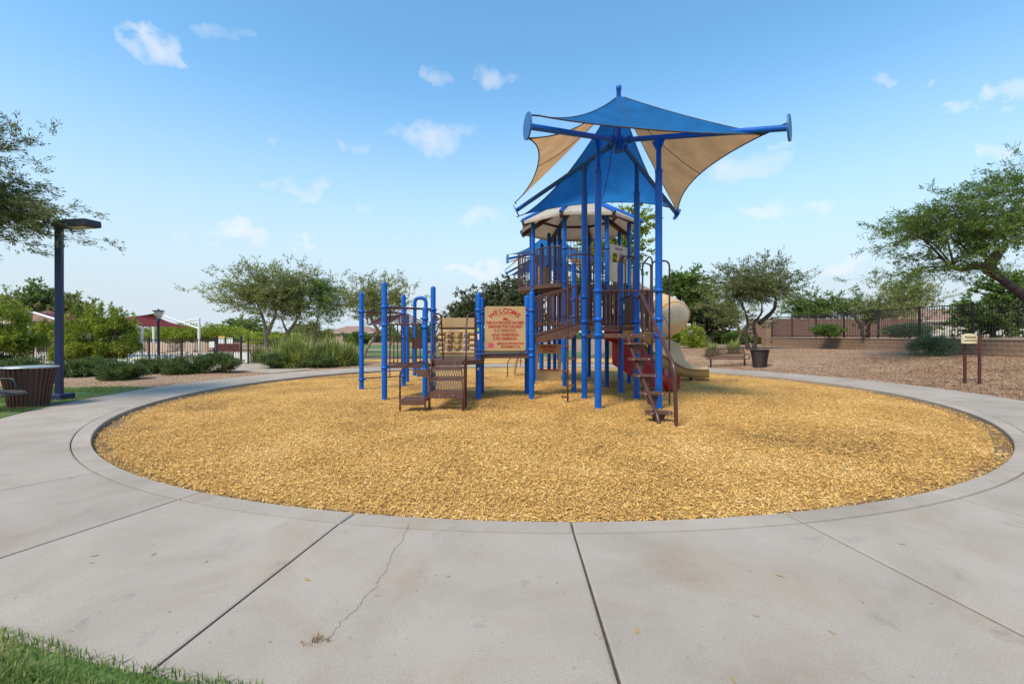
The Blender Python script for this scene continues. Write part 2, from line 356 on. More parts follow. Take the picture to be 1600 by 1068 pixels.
def groundmat():
    m, t, p = newmat('decomposed granite'); L = t.links.new; g = t.nodes.new('ShaderNodeNewGeometry'); pos = g.outputs['Position']
    v = t.nodes.new('ShaderNodeTexVoronoi'); v.inputs['Scale'].default_value = 32; L(pos, v.inputs['Vector'])
    bw = t.nodes.new('ShaderNodeSeparateColor'); L(v.outputs['Color'], bw.inputs[0])
    c = ramp(t, bw.outputs[0], [(0, (.14, .080, .046, 1)), (.35, (.28, .168, .096, 1)), (.75, (.41, .258, .152, 1)), (1, (.52, .37, .24, 1))])
    c = mixrgb(t, ramp(t, noise(t, pos, .35, 6, .6, .5), [(.42, (0, 0, 0, 1)), (.66, (1, 1, 1, 1))]), c, mixrgb(t, 1.0, c, (.74, .62, .48, 1), 'MULTIPLY'))
    L(c, p.inputs['Base Color']); p.inputs['Roughness'].default_value = .95
    b = t.nodes.new('ShaderNodeBump'); b.inputs['Strength'].default_value = .8; b.inputs['Distance'].default_value = .02; L(v.outputs['Distance'], b.inputs['Height']); b.invert = True; L(b.outputs[0], p.inputs['Normal']); return m
M['ground'] = groundmat()
def lawnmat():
    m, t, p = newmat('lawn'); L = t.links.new; g = t.nodes.new('ShaderNodeNewGeometry'); pos = g.outputs['Position']
    c = ramp(t, noise(t, pos, 30, 5, .7), [(.3, (.035, .06, .012, 1)), (.6, (.10, .17, .03, 1)), (.8, (.2, .25, .07, 1))])
    c = mixrgb(t, ramp(t, noise(t, pos, .8, 5, .65), [(.52, (0, 0, 0, 1)), (.68, (1, 1, 1, 1))]), c, (.24, .15, .075, 1))
    L(c, p.inputs['Base Color']); p.inputs['Roughness'].default_value = .95
    b = t.nodes.new('ShaderNodeBump'); b.inputs['Strength'].default_value = .8; L(noise(t, pos, 60, 4, .7), b.inputs['Height']); L(b.outputs[0], p.inputs['Normal']); return m
M['lawn'] = lawnmat()
M['block'] = mat('brown concrete block', (.19, .112, .070, 1), .92, .3, 7, .6, 60, col2=(.37, .245, .16, 1))
M['cap'] = mat('block cap', (.34, .25, .18, 1), .9, .15, 7, .5, 60)
M['blockred'] = mat('reddish block wall', (.23, .125, .085, 1), .92, .15, 3, .5, 40)
M['stone'] = leafmat('loose gravel', (.13, .07, .04, 1), (.54, .37, .25, 1), 0, (.32, .19, .115, 1))
M['blade'] = leafmat('grass blades', (.07, .11, .02, 1), (.46, .42, .17, 1), .4, (.17, .25, .05, 1))
M['leafmes'] = leafmat('mesquite leaf', (.035, .045, .016, 1), (.20, .21, .075, 1), .3, (.10, .115, .036, 1))
M['leafgreen'] = leafmat('green leaf', (.03, .06, .012, 1), (.21, .26, .06, 1), .35, (.09, .14, .028, 1))
M['leafyel'] = leafmat('yellow green leaf', (.06, .095, .012, 1), (.42, .40, .05, 1), .4, (.19, .235, .028, 1))
M['leafhedge'] = leafmat('hedge leaf', (.028, .05, .015, 1), (.16, .19, .06, 1), .3, (.075, .11, .03, 1))
M['leafdark'] = leafmat('dark olive leaf', (.03, .038, .018, 1), (.16, .16, .08, 1), .3, (.085, .092, .04, 1))
M['leafblue'] = leafmat('blue green leaf', (.03, .055, .03, 1), (.16, .2, .10, 1), .3, (.085, .125, .06, 1))
M['leafyucca'] = leafmat('yucca blade', (.06, .085, .02, 1), (.44, .42, .13, 1), .3, (.20, .225, .055, 1))
M['leafpv'] = leafmat('palo verde twig leaf', (.06, .075, .022, 1), (.30, .30, .10, 1), .35, (.16, .175, .05, 1))
M['litter'] = mat('dry leaf litter', (.40, .25, .09, 1), .8, .4, 30, 0)

# ------------------------------------------------------------------ play circle: shape measured on the ground
CX, CY = .87, 12.95
edge = np.array([(136,685),(175,728.8),(237.5,749),(315.6,770),(412.5,783),(562.5,800),(147,668),(187.5,644),(243.7,625.6),(306,612.5),(381,600),(459,589.7),(1216.4,798.3),(1360.7,780.3),(1461,764),(1533,745),(1577,720),(1591,700),(1577,676),(1553,660),(1505,640),(1258.7,593),(1363.7,608.7),(1442.5,625.7),(720,808),(893,810)], float)
_d = F * EYE / (edge[:, 1] - HOR); _x = (edge[:, 0] - 800) / F * _d
_th = np.arctan2(_d - CY, _x - CX); _r = np.hypot(_x - CX, _d - CY)
_th = np.r_[_th, R(90), R(70), R(110)]; _r = np.r_[_r, 9.3, 9.3, 9.3]
_A = np.c_[np.ones(len(_th)), np.cos(_th), np.sin(_th), np.cos(2 * _th), np.sin(2 * _th)]
_c = np.linalg.lstsq(_A.T @ _A + np.diag([0, .3, .3, .6, .6]), _A.T @ _r, rcond=None)[0]
def rin(th): return float(_c @ np.array([1, math.cos(th), math.sin(th), math.cos(2 * th), math.sin(2 * th)]))
ROUT = 11.24
def pol(r, th, z=0): return (CX + r * math.cos(th), CY + r * math.sin(th), z)
def smooth(t): t = min(1, max(0, t)); return t * t * (3 - 2 * t)
def gh(x, y):
    """height of the open ground"""
    r = math.hypot(x - CX, y - CY)
    h = .72 * smooth((r - 11.6) / 7.6) * smooth((x - 5.5) / 6.5)
    h += .02 * math.sin(x * .9) * math.cos(y * .7) * smooth((r - 12) / 3)
    return h
# ground sheet to the horizon, polar so that it tucks under the pavement edge
rad = [0, 6, 10.9, 11.2, 11.3, 11.6, 12, 12.6, 13.4, 14.2, 15, 16, 17, 18, 19, 20, 22, 25, 29, 35, 45, 60, 90, 150, 300, 700, 1500]
NA = 180; vs = []; fs = []
for r in rad:
    for k in range(NA):
        th = 2 * math.pi * k / NA; x, y, _ = pol(r, th)
        z = -.30 if r < 11 else (-.12 if r < 11.25 else gh(x, y) - .012)
        vs.append((x, y, z))
for i in range(len(rad) - 1):
    for k in range(NA):
        a, b = i * NA + k, i * NA + (k + 1) % NA; fs.append((a, b, b + NA, a + NA))
g = link('ground', np_mesh('ground', vs, fs, M['ground'], True)); tag(g, 'reddish tan decomposed granite ground around the play area', kind='structure')

# pavement ring: dark bed with one slab per field
bed = MB(); n = 240; vv = []; ff = []
for k in range(n):
    th = 2 * math.pi * k / n; vv += [pol(rin(th) + .01, th, -.016), pol(ROUT - .01, th, -.016)]
for k in range(n): a = 2 * k; b = 2 * ((k + 1) % n); ff.append((a, a + 1, b + 1, b))
bed.add(vv, ff); pav = bed.build('pavement', M['joint']); tag(pav, 'ring of grey concrete pavement around the mulch circle', kind='structure')
def ang(x, y): return math.atan2(y - CY, x - CX)
J = [(ang(-5.84, 5.97), ang(-6.45, 5.645)), (ang(-4.59, 4.9), ang(-4.98, 4.36)), (ang(-2.99, 4.27), ang(-3.60, 2.65)), (ang(-1.33, 3.8), ang(-1.62, 2.0)), (ang(.48, 3.65), ang(.465, 1.75)), (ang(2.31, 3.8), ang(2.60, 2.0)), (ang(4.10, 4.23), ang(4.5, 3.0))]
a_last = J[-1][0]; a_first = J[0][0] + 2 * math.pi if J[0][0] < a_last else J[0][0]
a_first = J[0][0] % (2 * math.pi); a_l = a_last % (2 * math.pi)
span = (a_first - a_l) % (2 * math.pi); ns = round(span / .19)
joints = list(J) + [(a_last + span * k / ns,) * 2 for k in range(1, ns)]
joints = [(a % (2 * math.pi), b % (2 * math.pi)) for a, b in joints]
# order around the circle starting from the first measured joint
st = joints[0][0]; joints.sort(key=lambda j: (j[0] - st) % (2 * math.pi))
CW, GAP = .20, .008
def lerp_ang(a, b, t):
    d_ = (b - a + math.pi) % (2 * math.pi) - math.pi; return a + d_ * t
def slab(name, ai0, ai1, ao0, ao1, r0f, r1f, nseg, edge_round, jag=GAP):
    """slab between two joints, top at z 0 with worn, dropped arrises"""
    m = MB(); grid = []
    rows = [0, .012, .988, 1] if name == 'slab' else [0, .05, .985, 1]
    cols = [0, .006] + [i / nseg for i in range(1, nseg)] + [.994, 1]
    for v in rows:
        row = []
        for u in cols:
            a_i = lerp_ang(ai0, ai1, u); a_o = lerp_ang(ao0, ao1, u)
            A = Vector(pol(r0f(a_i), a_i)); B = Vector(pol(r1f(a_o), a_o)); p = A.lerp(B, v)
            z = 0 if (0 < v < 1 and 0 < u < 1) else -edge_round
            row.append((p.x, p.y, z))
        grid.append(row)
    W_ = len(cols); vs_ = [p for row in grid for p in row]
    fs_ = [(i * W_ + j, i * W_ + j + 1, (i + 1) * W_ + j + 1, (i + 1) * W_ + j) for i in range(len(rows) - 1) for j in range(W_ - 1)]
    loop = [j for j in range(W_)] + [i * W_ + W_ - 1 for i in range(1, len(rows))] + [(len(rows) - 1) * W_ + j for j in range(W_ - 2, -1, -1)] + [i * W_ for i in range(len(rows) - 2, 0, -1)]
    b0 = len(vs_); dz = .16 if name == 'curb' else .05
    vs_ += [(vs_[i][0], vs_[i][1], vs_[i][2] - dz) for i in loop]; nl = len(loop)
    fs_ += [(loop[k], b0 + k, b0 + (k + 1) % nl, loop[(k + 1) % nl]) for k in range(nl)]
    m.add(vs_, fs_); return m.build(name, M['concrete'], pav, fixn=True)
slabs = []
for k in range(len(joints)):
    (i0, o0), (i1, o1) = joints[k], joints[(k + 1) % len(joints)]
    gi = GAP / 10
    r0f = lambda a: rin(a) + CW + .014; r1f = lambda a: ROUT
    slabs.append(slab('slab', i0 + gi, lerp_ang(i0, i1, 1) - gi, o0 + gi, lerp_ang(o0, o1, 1) - gi, r0f, r1f, 8, .004))
    slab('curb', i0 + gi, lerp_ang(i0, i1, 1) - gi, i0 + gi, lerp_ang(i0, i1, 1) - gi, lambda a: rin(a), lambda a: rin(a) + CW, 8, .008)
# crack across the front slab
cr = [(640,817),(632,838),(612,862),(606,884),(594,900),(588,916),(566,936),(556,950),(532,972),(522,988),(508,1004)]
m = MB(); rr = random.Random(3); pts = []
for i in range(len(cr) - 1):
    for t in (0, .25, .5, .75):
        px = cr[i][0] * (1 - t) + cr[i + 1][0] * t + rr.uniform(-3, 3); py = cr[i][1] * (1 - t) + cr[i + 1][1] * t + rr.uniform(-2, 2)
        d = F * EYE / (py - HOR); pts.append((WX(px, d), d))
for i in range(len(pts) - 1):
    (x0, y0), (x1, y1) = pts[i], pts[i + 1]; w0 = .0010 + .0018 * abs(math.sin(i * 1.7)) ** 2; w1 = .0010 + .0018 * abs(math.sin((i + 1) * 1.7)) ** 2
    m.add([(x0 - w0, y0, .0015), (x0 + w0, y0, .0015), (x1 + w1, y1, .0015), (x1 - w1, y1, .0015)], [(0, 1, 2, 3)])
M['crackd'] = mat('crack dirt', (.21, .165, .13, 1), .95, .4, 20, .4, 100)
m.build('crack', M['crackd'], slabs[3])
# branch walk to the pool gate
m = MB(); poly = [(-16.3, 23.9), (-12.6, 23.9), (-9.0, 20.3), (-9.6, 18.0), (-12.0, 19.2), (-14.3, 20.6)]
m.prism(poly, (0, 0, -.055), (1, 0, 0), (0, 1, 0), .11); tag(m.build('gate_walk', M['concrete']), 'short concrete walk branching off to the pool gate', kind='structure')
m = MB(); m.prism([(-60, 24.6), (-12.2, 24.6), (-13, 40), (-60, 40)], (0, 0, -.05), (1, 0, 0), (0, 1, 0), .1)
tag(m.build('pool_deck', M['stucco2']), 'pale pool deck behind the dark fence', kind='structure')
# mulch bed
def mz(x, y):
    th = math.atan2(y - CY, x - CX); r = math.hypot(x - CX, y - CY); e = rin(th) - r
    return -.075 + .07 * smooth(e / 3.0) + .012 * math.sin(x * 2.3 + y) * math.sin(y * 1.9 - x * .7) * smooth(e / .5)
vv = []; ff = []; nr, na = 36, 200
for i in range(nr + 1):
    for k in range(na):
        th = 2 * math.pi * k / na; r = (rin(th) + .015) * (i / nr) ** .8; x, y, _ = pol(r, th); vv.append((x, y, mz(x, y)))
for i in range(nr):
    for k in range(na): a, b = i * na + k, i * na + (k + 1) % na; ff.append((a, b, b + na, a + na))
M['mulchsoil'] = mat('soil and fines under the chips', (.10, .060, .032, 1), .95, .3, 25, .8, 70, col2=(.34, .20, .085, 1))
mb = link('mulch_bed', np_mesh('mulch_bed', vv, ff, M['mulch'], True)); mb.data.materials.append(M['mulchsoil'])
mb.data.polygons.foreach_set('material_index', [1 if (f // na) >= nr - 1 else 0 for f in range(nr * na)]); tag(mb, 'circle of golden wood chip mulch under the play equipment', kind='structure')
def chips(name, nchip, xs, ys, zs, L0, L1, label):
    n = len(xs); yaw = rng.uniform(0, 2 * np.pi, n); pit = rng.normal(0, .30, n); rol = rng.normal(0, .5, n)
    L_ = rng.uniform(L0, L1, n); W_ = L_ * rng.uniform(.14, .34, n)
    t = np.c_[np.cos(yaw) * np.cos(pit), np.sin(yaw) * np.cos(pit), np.sin(pit)]; s0 = np.c_[-np.sin(yaw), np.cos(yaw), np.zeros(n)]; u = np.cross(t, s0)
    s_ = s0 * np.cos(rol)[:, None] + u * np.sin(rol)[:, None]; u = np.cross(t, s_)
    c = np.c_[xs, ys, zs + .006 + rng.uniform(0, .016, n)]
    bend = (rng.uniform(-.12, .25, n) * L_)[:, None] * u
    v = np.stack([c - t * L_[:, None] / 2 - s_ * W_[:, None] * .3, c - t * L_[:, None] / 2 + s_ * W_[:, None] * .3, c + s_ * W_[:, None] / 2 + bend, c + t * L_[:, None] / 2 + s_ * W_[:, None] * .25, c + t * L_[:, None] / 2 - s_ * W_[:, None] * .25, c - s_ * W_[:, None] / 2 + bend], 1).reshape(-1, 3)
    b = np.arange(n)[:, None] * 6; f = np.concatenate([b + np.array([[0, 1, 2, 5]]), b + np.array([[5, 2, 3, 4]])], 0)
    o = link(name, np_mesh(name, v, f, M['chip'])); return tag(o, label, 'mulch', kind='stuff')
nC = 1150000; th = rng.uniform(0, 2 * np.pi, nC); rr_ = np.sqrt(rng.uniform(0, 1, nC)); rinv = (np.c_[np.ones(nC), np.cos(th), np.sin(th), np.cos(2 * th), np.sin(2 * th)] @ _c) - .01
xs = CX + rr_ * rinv * np.cos(th); ys = CY + rr_ * rinv * np.sin(th)
keep = rng.uniform(0, 1, nC) < np.clip((6.0 / np.maximum(np.hypot(xs, ys), 4.0)) ** 1.7, .05, 1); keep &= ys < 19
edge_d = rinv * (1 - rr_); scuff = np.sin(xs * 1.7 + 2 * np.sin(ys * .9)) * np.sin(ys * 2.3 + xs * .6) + .5 * np.sin(xs * 5.1 + ys * 3.7)
keep &= ~((edge_d < .34) & (scuff > .30 + 2.0 * edge_d) & (rng.uniform(0, 1, nC) < .75))
xs, ys = xs[keep], ys[keep]; zs = np.array([mz(x, y) for x, y in zip(xs, ys)])
chips('wood_chips', 0, xs, ys, zs, .013, .046, 'loose golden and brown wood chips covering the mulch circle')
# second mulch bed beyond the ring and the lawns
def sheet(name, poly, z, mt, label):
    m = MB(); m.add([(x, y, gh(x, y) + z) for x, y in poly], [tuple(range(len(poly)))]); return tag(m.build(name, mt), label, kind='structure')
sheet('far_mulch_bed', [(0.4 + 9.9 * math.cos(2 * math.pi * k / 60), 27.2 + 2.9 * math.sin(2 * math.pi * k / 60)) for k in range(60)], .006, M['mulch'], 'second mulch bed beyond the pavement ring')
sheet('far_lawn', [(-11, 31), (6, 31), (6, 60), (-30, 75)], .004, M['lawn'], 'strip of green lawn behind the play area')
sheet('far_path', [(-26, 47.5), (6, 45), (6, 47.4), (-26, 50)], .012, M['concrete'], 'pale concrete path across the far lawn')
def lawn_poly():
    pts = []
    a0, a1 = ang(2.2, 1.6), ang(-10.2, 13.0) - 2 * math.pi if ang(-10.2, 13.0) > 0 else ang(-10.2, 13.0)
    k = 60; inner = [pol(ROUT + .01, a0 + (a1 - a0) * i / k) for i in range(k + 1)]
    outer = [(-24, 13.0), (-24, -8), (2.2, -8)]
    return [(p[0], p[1]) for p in inner] + outer
sheet('lawn', lawn_poly(), .004, M['lawn'], 'mown green lawn on the left of the pavement ring')
def blades(name, pts, h0, h1, w, label, lean=.5, mt='blade'):
    pts = np.asarray(pts); n = len(pts); yaw = rng.uniform(0, 2 * np.pi, n); h = rng.uniform(h0, h1, n); ln = rng.normal(0, lean, n) + .25
    d_ = np.c_[np.cos(yaw), np.sin(yaw), np.zeros(n)]; s_ = np.c_[-np.sin(yaw), np.cos(yaw), np.zeros(n)] * (w * rng.uniform(.6, 1.3, n))[:, None]
    z = np.array([0, 0, 1.])
    p1 = pts + d_ * (h * .25 * ln)[:, None] + z * (h * .55)[:, None]; p2 = pts + d_ * (h * .8 * ln)[:, None] + z * (h * .95 * np.clip(1 - .35 * np.abs(ln), .3, 1))[:, None]
    v = np.stack([pts - s_, pts + s_, p1 + s_ * .8, p1 - s_ * .8, p2 + s_ * .12, p2 - s_ * .12], 1).reshape(-1, 3)
    b = np.arange(n)[:, None] * 6; f = np.concatenate([b + np.array([[0, 1, 2, 3]]), b + np.array([[3, 2, 4, 5]])], 0)
    return tag(link(name, np_mesh(name, v, f, M[mt])), label, 'grass', kind='stuff')
gp = []
while len(gp) < 42000:
    a = random.uniform(ang(.9, 1.6), ang(-5.2, 3.2)); r = ROUT - .03 + abs(random.gauss(0, .42))
    if r < ROUT + .10 and random.random() < .7: continue
    x, y, _ = pol(r, a)
    if math.sin(x * 5.1) * math.sin(y * 4.3 + x) > .75: continue
    gp.append((x, y, 0))
blades('near_grass', gp, .02, .062, .0026, 'green grass edging the pavement at the lower left', .6)
gp = []
while len(gp) < 30000:
    x = random.uniform(-17.5, -9.6); y = random.uniform(7.5, 12.95)
    r = math.hypot(x - CX, y - CY)
    if r < ROUT + .05 or (r < ROUT + .6 and random.random() < .7): continue
    if math.sin(x * 2.1) * math.sin(y * 3.3 + x) > .55: continue
    gp.append((x, y, 0))
blades('lawn_grass', gp, .03, .085, .006, 'mown grass around the lamp post and trash can')
# loose stones on the bank and in the planting bed
sv = []; 
def stones(name, pts, s0, s1, label):
    pts = np.asarray(pts); n = len(pts); s_ = rng.uniform(s0, s1, n)
    base = np.array([(1, 0, 0), (-.5, .87, 0), (-.5, -.87, 0), (.1, 0, .8)]); base = base + 0
    yaw = rng.uniform(0, 6.28, n); c, s1_ = np.cos(yaw), np.sin(yaw)
    v = np.zeros((n, 4, 3)); v[..., 0] = base[:, 0] * c[:, None] - base[:, 1] * s1_[:, None]; v[..., 1] = base[:, 0] * s1_[:, None] + base[:, 1] * c[:, None]; v[..., 2] = base[:, 2]
    v = v * s_[:, None, None] * rng.uniform(.7, 1.3, (n, 4, 1)) + pts[:, None, :]
    b = np.arange(n)[:, None] * 4; f = np.concatenate([b + np.array([[0, 1, 3]]), b + np.array([[1, 2, 3]]), b + np.array([[2, 0, 3]])], 0)
    return tag(link(name, np_mesh(name, v.reshape(-1, 3), f, M['stone'])), label, 'gravel', kind='stuff')
sp = []
while len(sp) < 42000:
    x = random.uniform(6, 19.1); y = random.uniform(8, 30)
    if math.hypot(x - CX, y - CY) < ROUT + .02 or x / y > 1.3: continue
    sp.append((x, y, gh(x, y) - .012))
stones('bank_gravel', sp, .012, .034, 'brown gravel and litter on the bank below the block wall')
sp = []
while len(sp) < 12000:
    x = random.uniform(-22, -8); y = random.uniform(13.0, 23.5)
    if math.hypot(x - CX, y - CY) < ROUT + .02: continue
    sp.append((x, y, gh(x, y) - .012))
stones('bed_gravel', sp, .012, .03, 'pinkish gravel in the planting bed by the pool fence')

lp2 = []
while len(lp2) < 9000:
    x = random.uniform(9, 19); y = random.uniform(8.5, 20)
    if math.hypot(x - CX, y - CY) < ROUT + .05 or x / y > 1.3 or random.random() < .6 * smooth((y - 12) / 6): continue
    lp2.append((x, y, gh(x, y) + .01))
lp2 = np.array(lp2); nn_ = len(lp2); aa_ = rng.uniform(0, 6.28, nn_); dv = np.c_[np.cos(aa_), np.sin(aa_), rng.normal(0, .25, nn_)] * rng.uniform(.02, .06, nn_)[:, None]; sv2 = np.c_[-np.sin(aa_), np.cos(aa_), rng.normal(0, .3, nn_)] * .012
lv = np.stack([lp2 - dv, lp2 + sv2, lp2 + dv, lp2 - sv2], 1).reshape(-1, 3)
M['litter2'] = leafmat('brown litter', (.10, .045, .02, 1), (.50, .30, .14, 1), .1, (.28, .14, .06, 1))
tag(link('bank_litter', np_mesh('bank_litter', lv, np.arange(len(lv)).reshape(-1, 4), M['litter2'])), 'dry brown leaf litter scattered over the right bank', 'litter', kind='stuff')

# ------------------------------------------------------------------ retaining wall, terrace, fence on the right
WXR = 19.35; TZ = 1.37
m = MB(); m.prism([(WXR + .2, -6), (70, -6), (70, 90), (WXR + .2, 33.4)], (0, 0, TZ - .7), (1, 0, 0), (0, 1, 0), 1.36); tag(m.build('terrace', M['ground']), 'raised ground behind the block retaining wall', kind='structure')
wall = thing('retaining_wall', (WXR, 17, .5), 'low brown block retaining wall under the fence on the right bank', 'wall')
bw_, bh = .42, .2; blk = [MB().box((0, 0, 0), (.2, bw_ - .008, bh - .006)).mesh('block', M['block'])]
for ci in range(6):
    z = TZ - .06 - bh * (ci + .5); y = 13.0 + (ci % 2) * bw_ / 2
    while y < 33.2:
        if z + bh / 2 > gh(WXR, y) - .05: link('block', blk[0], wall, (WXR + random.uniform(-.003, .003) - .0 * ci, y, z))
        y += bw_
MB().box((WXR + .06, 23.1, .55), (.2, 20.4, 1.5)).build('mortar_core', M['joint'], wall)
cp = MB().box((0, 0, 0), (.26, .83, .055)).mesh('cap_stone', M['cap'])
for k in range(25): link('cap_stone', cp, wall, (WXR, 13.0 + .84 * k, TZ - .03))
pl = thing('wall_pillar', (WXR - .1, 33.6, .5), 'square brown block pillar at the far end of the fence', 'pillar')
for k in range(10): MB().box((WXR - .1, 33.7, .55 + .2 * k), (.62, .62, .194)).build('block', M['block'], pl)
MB().box((WXR - .1, 33.7, 2.56), (.78, .78, .1)).build('cap_stone', M['cap'], pl); MB().box((WXR - .1, 33.7, 2.64), (.62, .62, .06)).build('cap_stone', M['cap'], pl)
fn = thing('terrace_fence', (WXR, 20, TZ), 'dark metal picket fence on top of the block retaining wall', 'fence')
FH = 1.5
fp = MB().box((0, 0, FH / 2 + .02), (.02, .02, FH - .08)).mesh('picket', M['fence'])
y = 13.2
while y < 33.3: link('picket', fp, fn, (WXR, y, TZ)); y += .118
pm = MB().box((0, 0, FH / 2), (.065, .065, FH)).box((0, 0, FH + .01), (.085, .085, .03)).mesh('post', M['fence'])
for k in range(9): link('post', pm, fn, (WXR, 14.0 + 2.42 * k, TZ))
for z in (.1, FH - .05): MB().box((WXR, 23.2, TZ + z), (.034, 20.3, .034)).build('rail', M['fence'], fn)

# ------------------------------------------------------------------ tall shade canopy over the play deck
def post_mesh(h, r, name='post', dome=True, base=-.25):
    prof = [(r, base), (r, h - r * .9)] + [(r * math.cos(a), h - r * .9 + r * .9 * math.sin(a)) for a in (R(20), R(45), R(68), R(85))] if dome else [(r, base), (r, h)]
    return MB().lathe(prof, n=20).mesh(name, M['blue'])
clamp_me = MB().lathe([(.066, -.035), (.082, -.03), (.082, .03), (.066, .035)], n=18).box((.09, 0, 0), (.05, .05, .04)).mesh('clamp', M['blue'])
bolt_me = MB().lathe([(.012, 0), (.012, .01), (.006, .014)], n=8).mesh('bolt', M['zinc'])
PR = .064
def post(parent, x, y, h, clamps=(), r=PR, dome=True):
    z = mz(x, y) if math.hypot(x - CX, y - CY) < 9 else gh(x, y)
    o = link('post', post_mesh(h, r, dome=dome), parent, (x, y, 0))
    for c in clamps: link('clamp', clamp_me, o, (x, y, c), (0, 0, random.uniform(0, 6.28)), (r / PR,) * 3)
    return o
def canopy(label, group=None):
    hub = Vector((2.37, 9.95, 5.83)); t = thing('shade_canopy', (2.37, 9.95, 0), label, 'canopy', group)
    P = {'fl': (1.78, 9.26), 'fr': (3.02, 9.22), 'bl': (1.73, 10.71), 'br': (2.97, 10.66)}
    TIP = {'fl': Vector((.27, 7.48, 4.99)), 'fr': Vector((4.59, 7.45, 4.95)), 'bl': Vector((.13, 12.6, 5.02)), 'br': Vector((4.65, 12.65, 4.93))}
    for k, (x, y) in P.items():
        o = link('post', post_mesh(4.9, .071, dome=False), t, (x, y, 0))
        f_ = math.hypot(x - hub.x, y - hub.y) / math.hypot(TIP[k].x - hub.x, TIP[k].y - hub.y); zt = hub.z + (TIP[k].z - hub.z) * f_
        MB().lathe([(.071, 4.85), (.078, 4.86), (.078, 4.9), (.052, 4.93), (.052, zt)], (x, y, 0), 18).build('sleeve', M['blue'], o)
        for c in (1.5, 1.83, 2.42): link('clamp', clamp_me, o, (x, y, c), (0, 0, random.uniform(0, 6)), (1.12,) * 3)
        a = MB().tube([hub, TIP[k]], .055, 12).build('arm', M['blue'], t)
        dr = (TIP[k] - hub).normalized(); sd_ = dr.cross(Vector((0, 0, 1))).normalized(); up = sd_.cross(dr)
        sg_ = -1 if k[1] == 'l' else 1; pn = (Vector((-.95, -.26, 0)) if sg_ < 0 else Vector((.78, -.62, 0))).normalized() if k[0] == 'f' else Vector((1.0 * sg_, .12, -.5)).normalized(); ps_ = pn.cross(Vector((0, 0, 1))).normalized(); pu = ps_.cross(pn); rp_ = .21 if k[0] == 'f' else .16
        MB().prism([(rp_ * math.cos(i * R(15)), rp_ * 1.05 * math.sin(i * R(15))) for i in range(24)], TIP[k] + dr * .02, ps_, pu, .03).build('end_plate', M['sailplate'], a)
        pg = Vector((x, y, zt - .04)); MB().prism([(-.16, 0), (.16, 0), (.05, -.22), (-.05, -.22)], pg, Vector((dr.x, dr.y, 0)), Vector((0, 0, 1)), .012).build('gusset', M['blue'], a)
        q = hub + dr * .28; MB().tube([q - dr * .03, q + dr * .03], .085, 14).build('flange', M['blue'], a)
    MB().lathe([(.11, -.2), (.11, .12), (.05, .16), (.05, 1.16), (.06, 1.17), (.06, 1.25), (.03, 1.27)], hub - Vector((0, 0, .05)), 16).build('mast', M['blue'], t)
    peak = hub + Vector((0, 0, 1.0))
    def panel(edge_, mt, sA, sB, sM, name):
        E_ = [at(*q) for q in edge_]; nu, nv = 22, 30; vs_ = []; L_ = [0]
        for p, q in zip(E_, E_[1:]): L_.append(L_[-1] + (q - p).length)
        tx = np.array(L_) / L_[-1]; ex = np.array(E_); vv_ = np.linspace(0, 1, nv + 1)
        P_ = np.stack([np.polyval(np.polyfit(tx, ex[:, k], min(4, len(E_) - 1)), vv_) for k in range(3)], 1)
        for i in range(nu + 1):
            for j in range(nv + 1):
                v = j / nv; b4 = 4 * v * (1 - v); u = max(i / nu, .014); p = peak.lerp(Vector(P_[j]), u); p.z -= 4 * u * (1 - u) * (sA * (1 - v) ** 2 + sB * v ** 2 + sM * b4); vs_.append(p)
        W_ = nv + 1; fs_ = [(i * W_ + j, i * W_ + j + 1, (i + 1) * W_ + j + 1, (i + 1) * W_ + j) for i in range(nu) for j in range(nv)]
        m_ = MB(); m_.add(vs_, fs_, True); o = m_.build('sail', mt, t)
        MB().tube([vs_[nu * W_ + j] for j in range(nv + 1)], .013, 6).build('hem', M['hem'], o)
        for jj in (0, nv): MB().tube([vs_[i * W_ + jj] for i in range(1, nu + 1)], .010, 5).build('hem', M['hem'], o)
        MB().tube([vs_[i * W_ + nv // 2] - Vector((0, 0, .004)) for i in range(2, nu + 1)], .008, 5).build('seam', M['hem'], o)
        return P_[0], P_[-1]
    ends = {}
    ends['fl', 'fr'] = panel([(843, 181, 7.62), (879, 187, 7.85), (945, 196, 8.0), (1011, 202, 8.05), (1080, 207, 8.0), (1140, 209.5, 7.9), (1191, 209, 7.8)], M['sailblue'], .20, .05, .12, 'front')
    ends['bl', 'br'] = panel([(819, 334.5, 12.45), (855, 327, 12.25), (900, 319.5, 12.1), (939, 316.5, 12.0), (990, 316.5, 12.05), (1020, 318.6, 12.2), (1044, 324, 12.45)], M['sailblue'], .34, .30, .30, 'back')
    ends['fl ', 'bl '] = panel([(823.5, 215.4, 7.5), (837, 225, 8.2), (841.5, 246, 9.4), (838.5, 267, 10.4), (828, 288, 11.3), (817.5, 303, 12.0), (804, 317, 12.62)], M['sailtan'], .24, .06, .10, 'left')
    ends['fr ', 'br '] = panel([(1191, 211, 7.82), (1170, 222, 8.3), (1131, 244.5, 9.2), (1098, 267, 10.1), (1074, 294, 11.1), (1062, 315, 12.0), (1059, 331, 12.62)], M['sailtan'], .10, .06, .12, 'right')
    for (ka, kb), (pa, pb) in ends.items():
        for k_, p_ in ((ka, pa), (kb, pb)):
            tp = TIP[k_.strip()]; p_ = Vector(p_); dz = max(-.19, min(.19, (p_.z - tp.z) * 1.5)); MB().tube([tp + Vector((0, 0, dz)), p_], .014, 6).build('strap', M['black'], t)
    return t
shade = canopy('near blue and tan shade canopy on four tall posts over the play deck', 'shade canopies')
def copy_tree(o, parent=None):
    c = o.copy(); COL.objects.link(c); c.parent = parent
    for ch in list(o.children): copy_tree(ch, c)
    return c
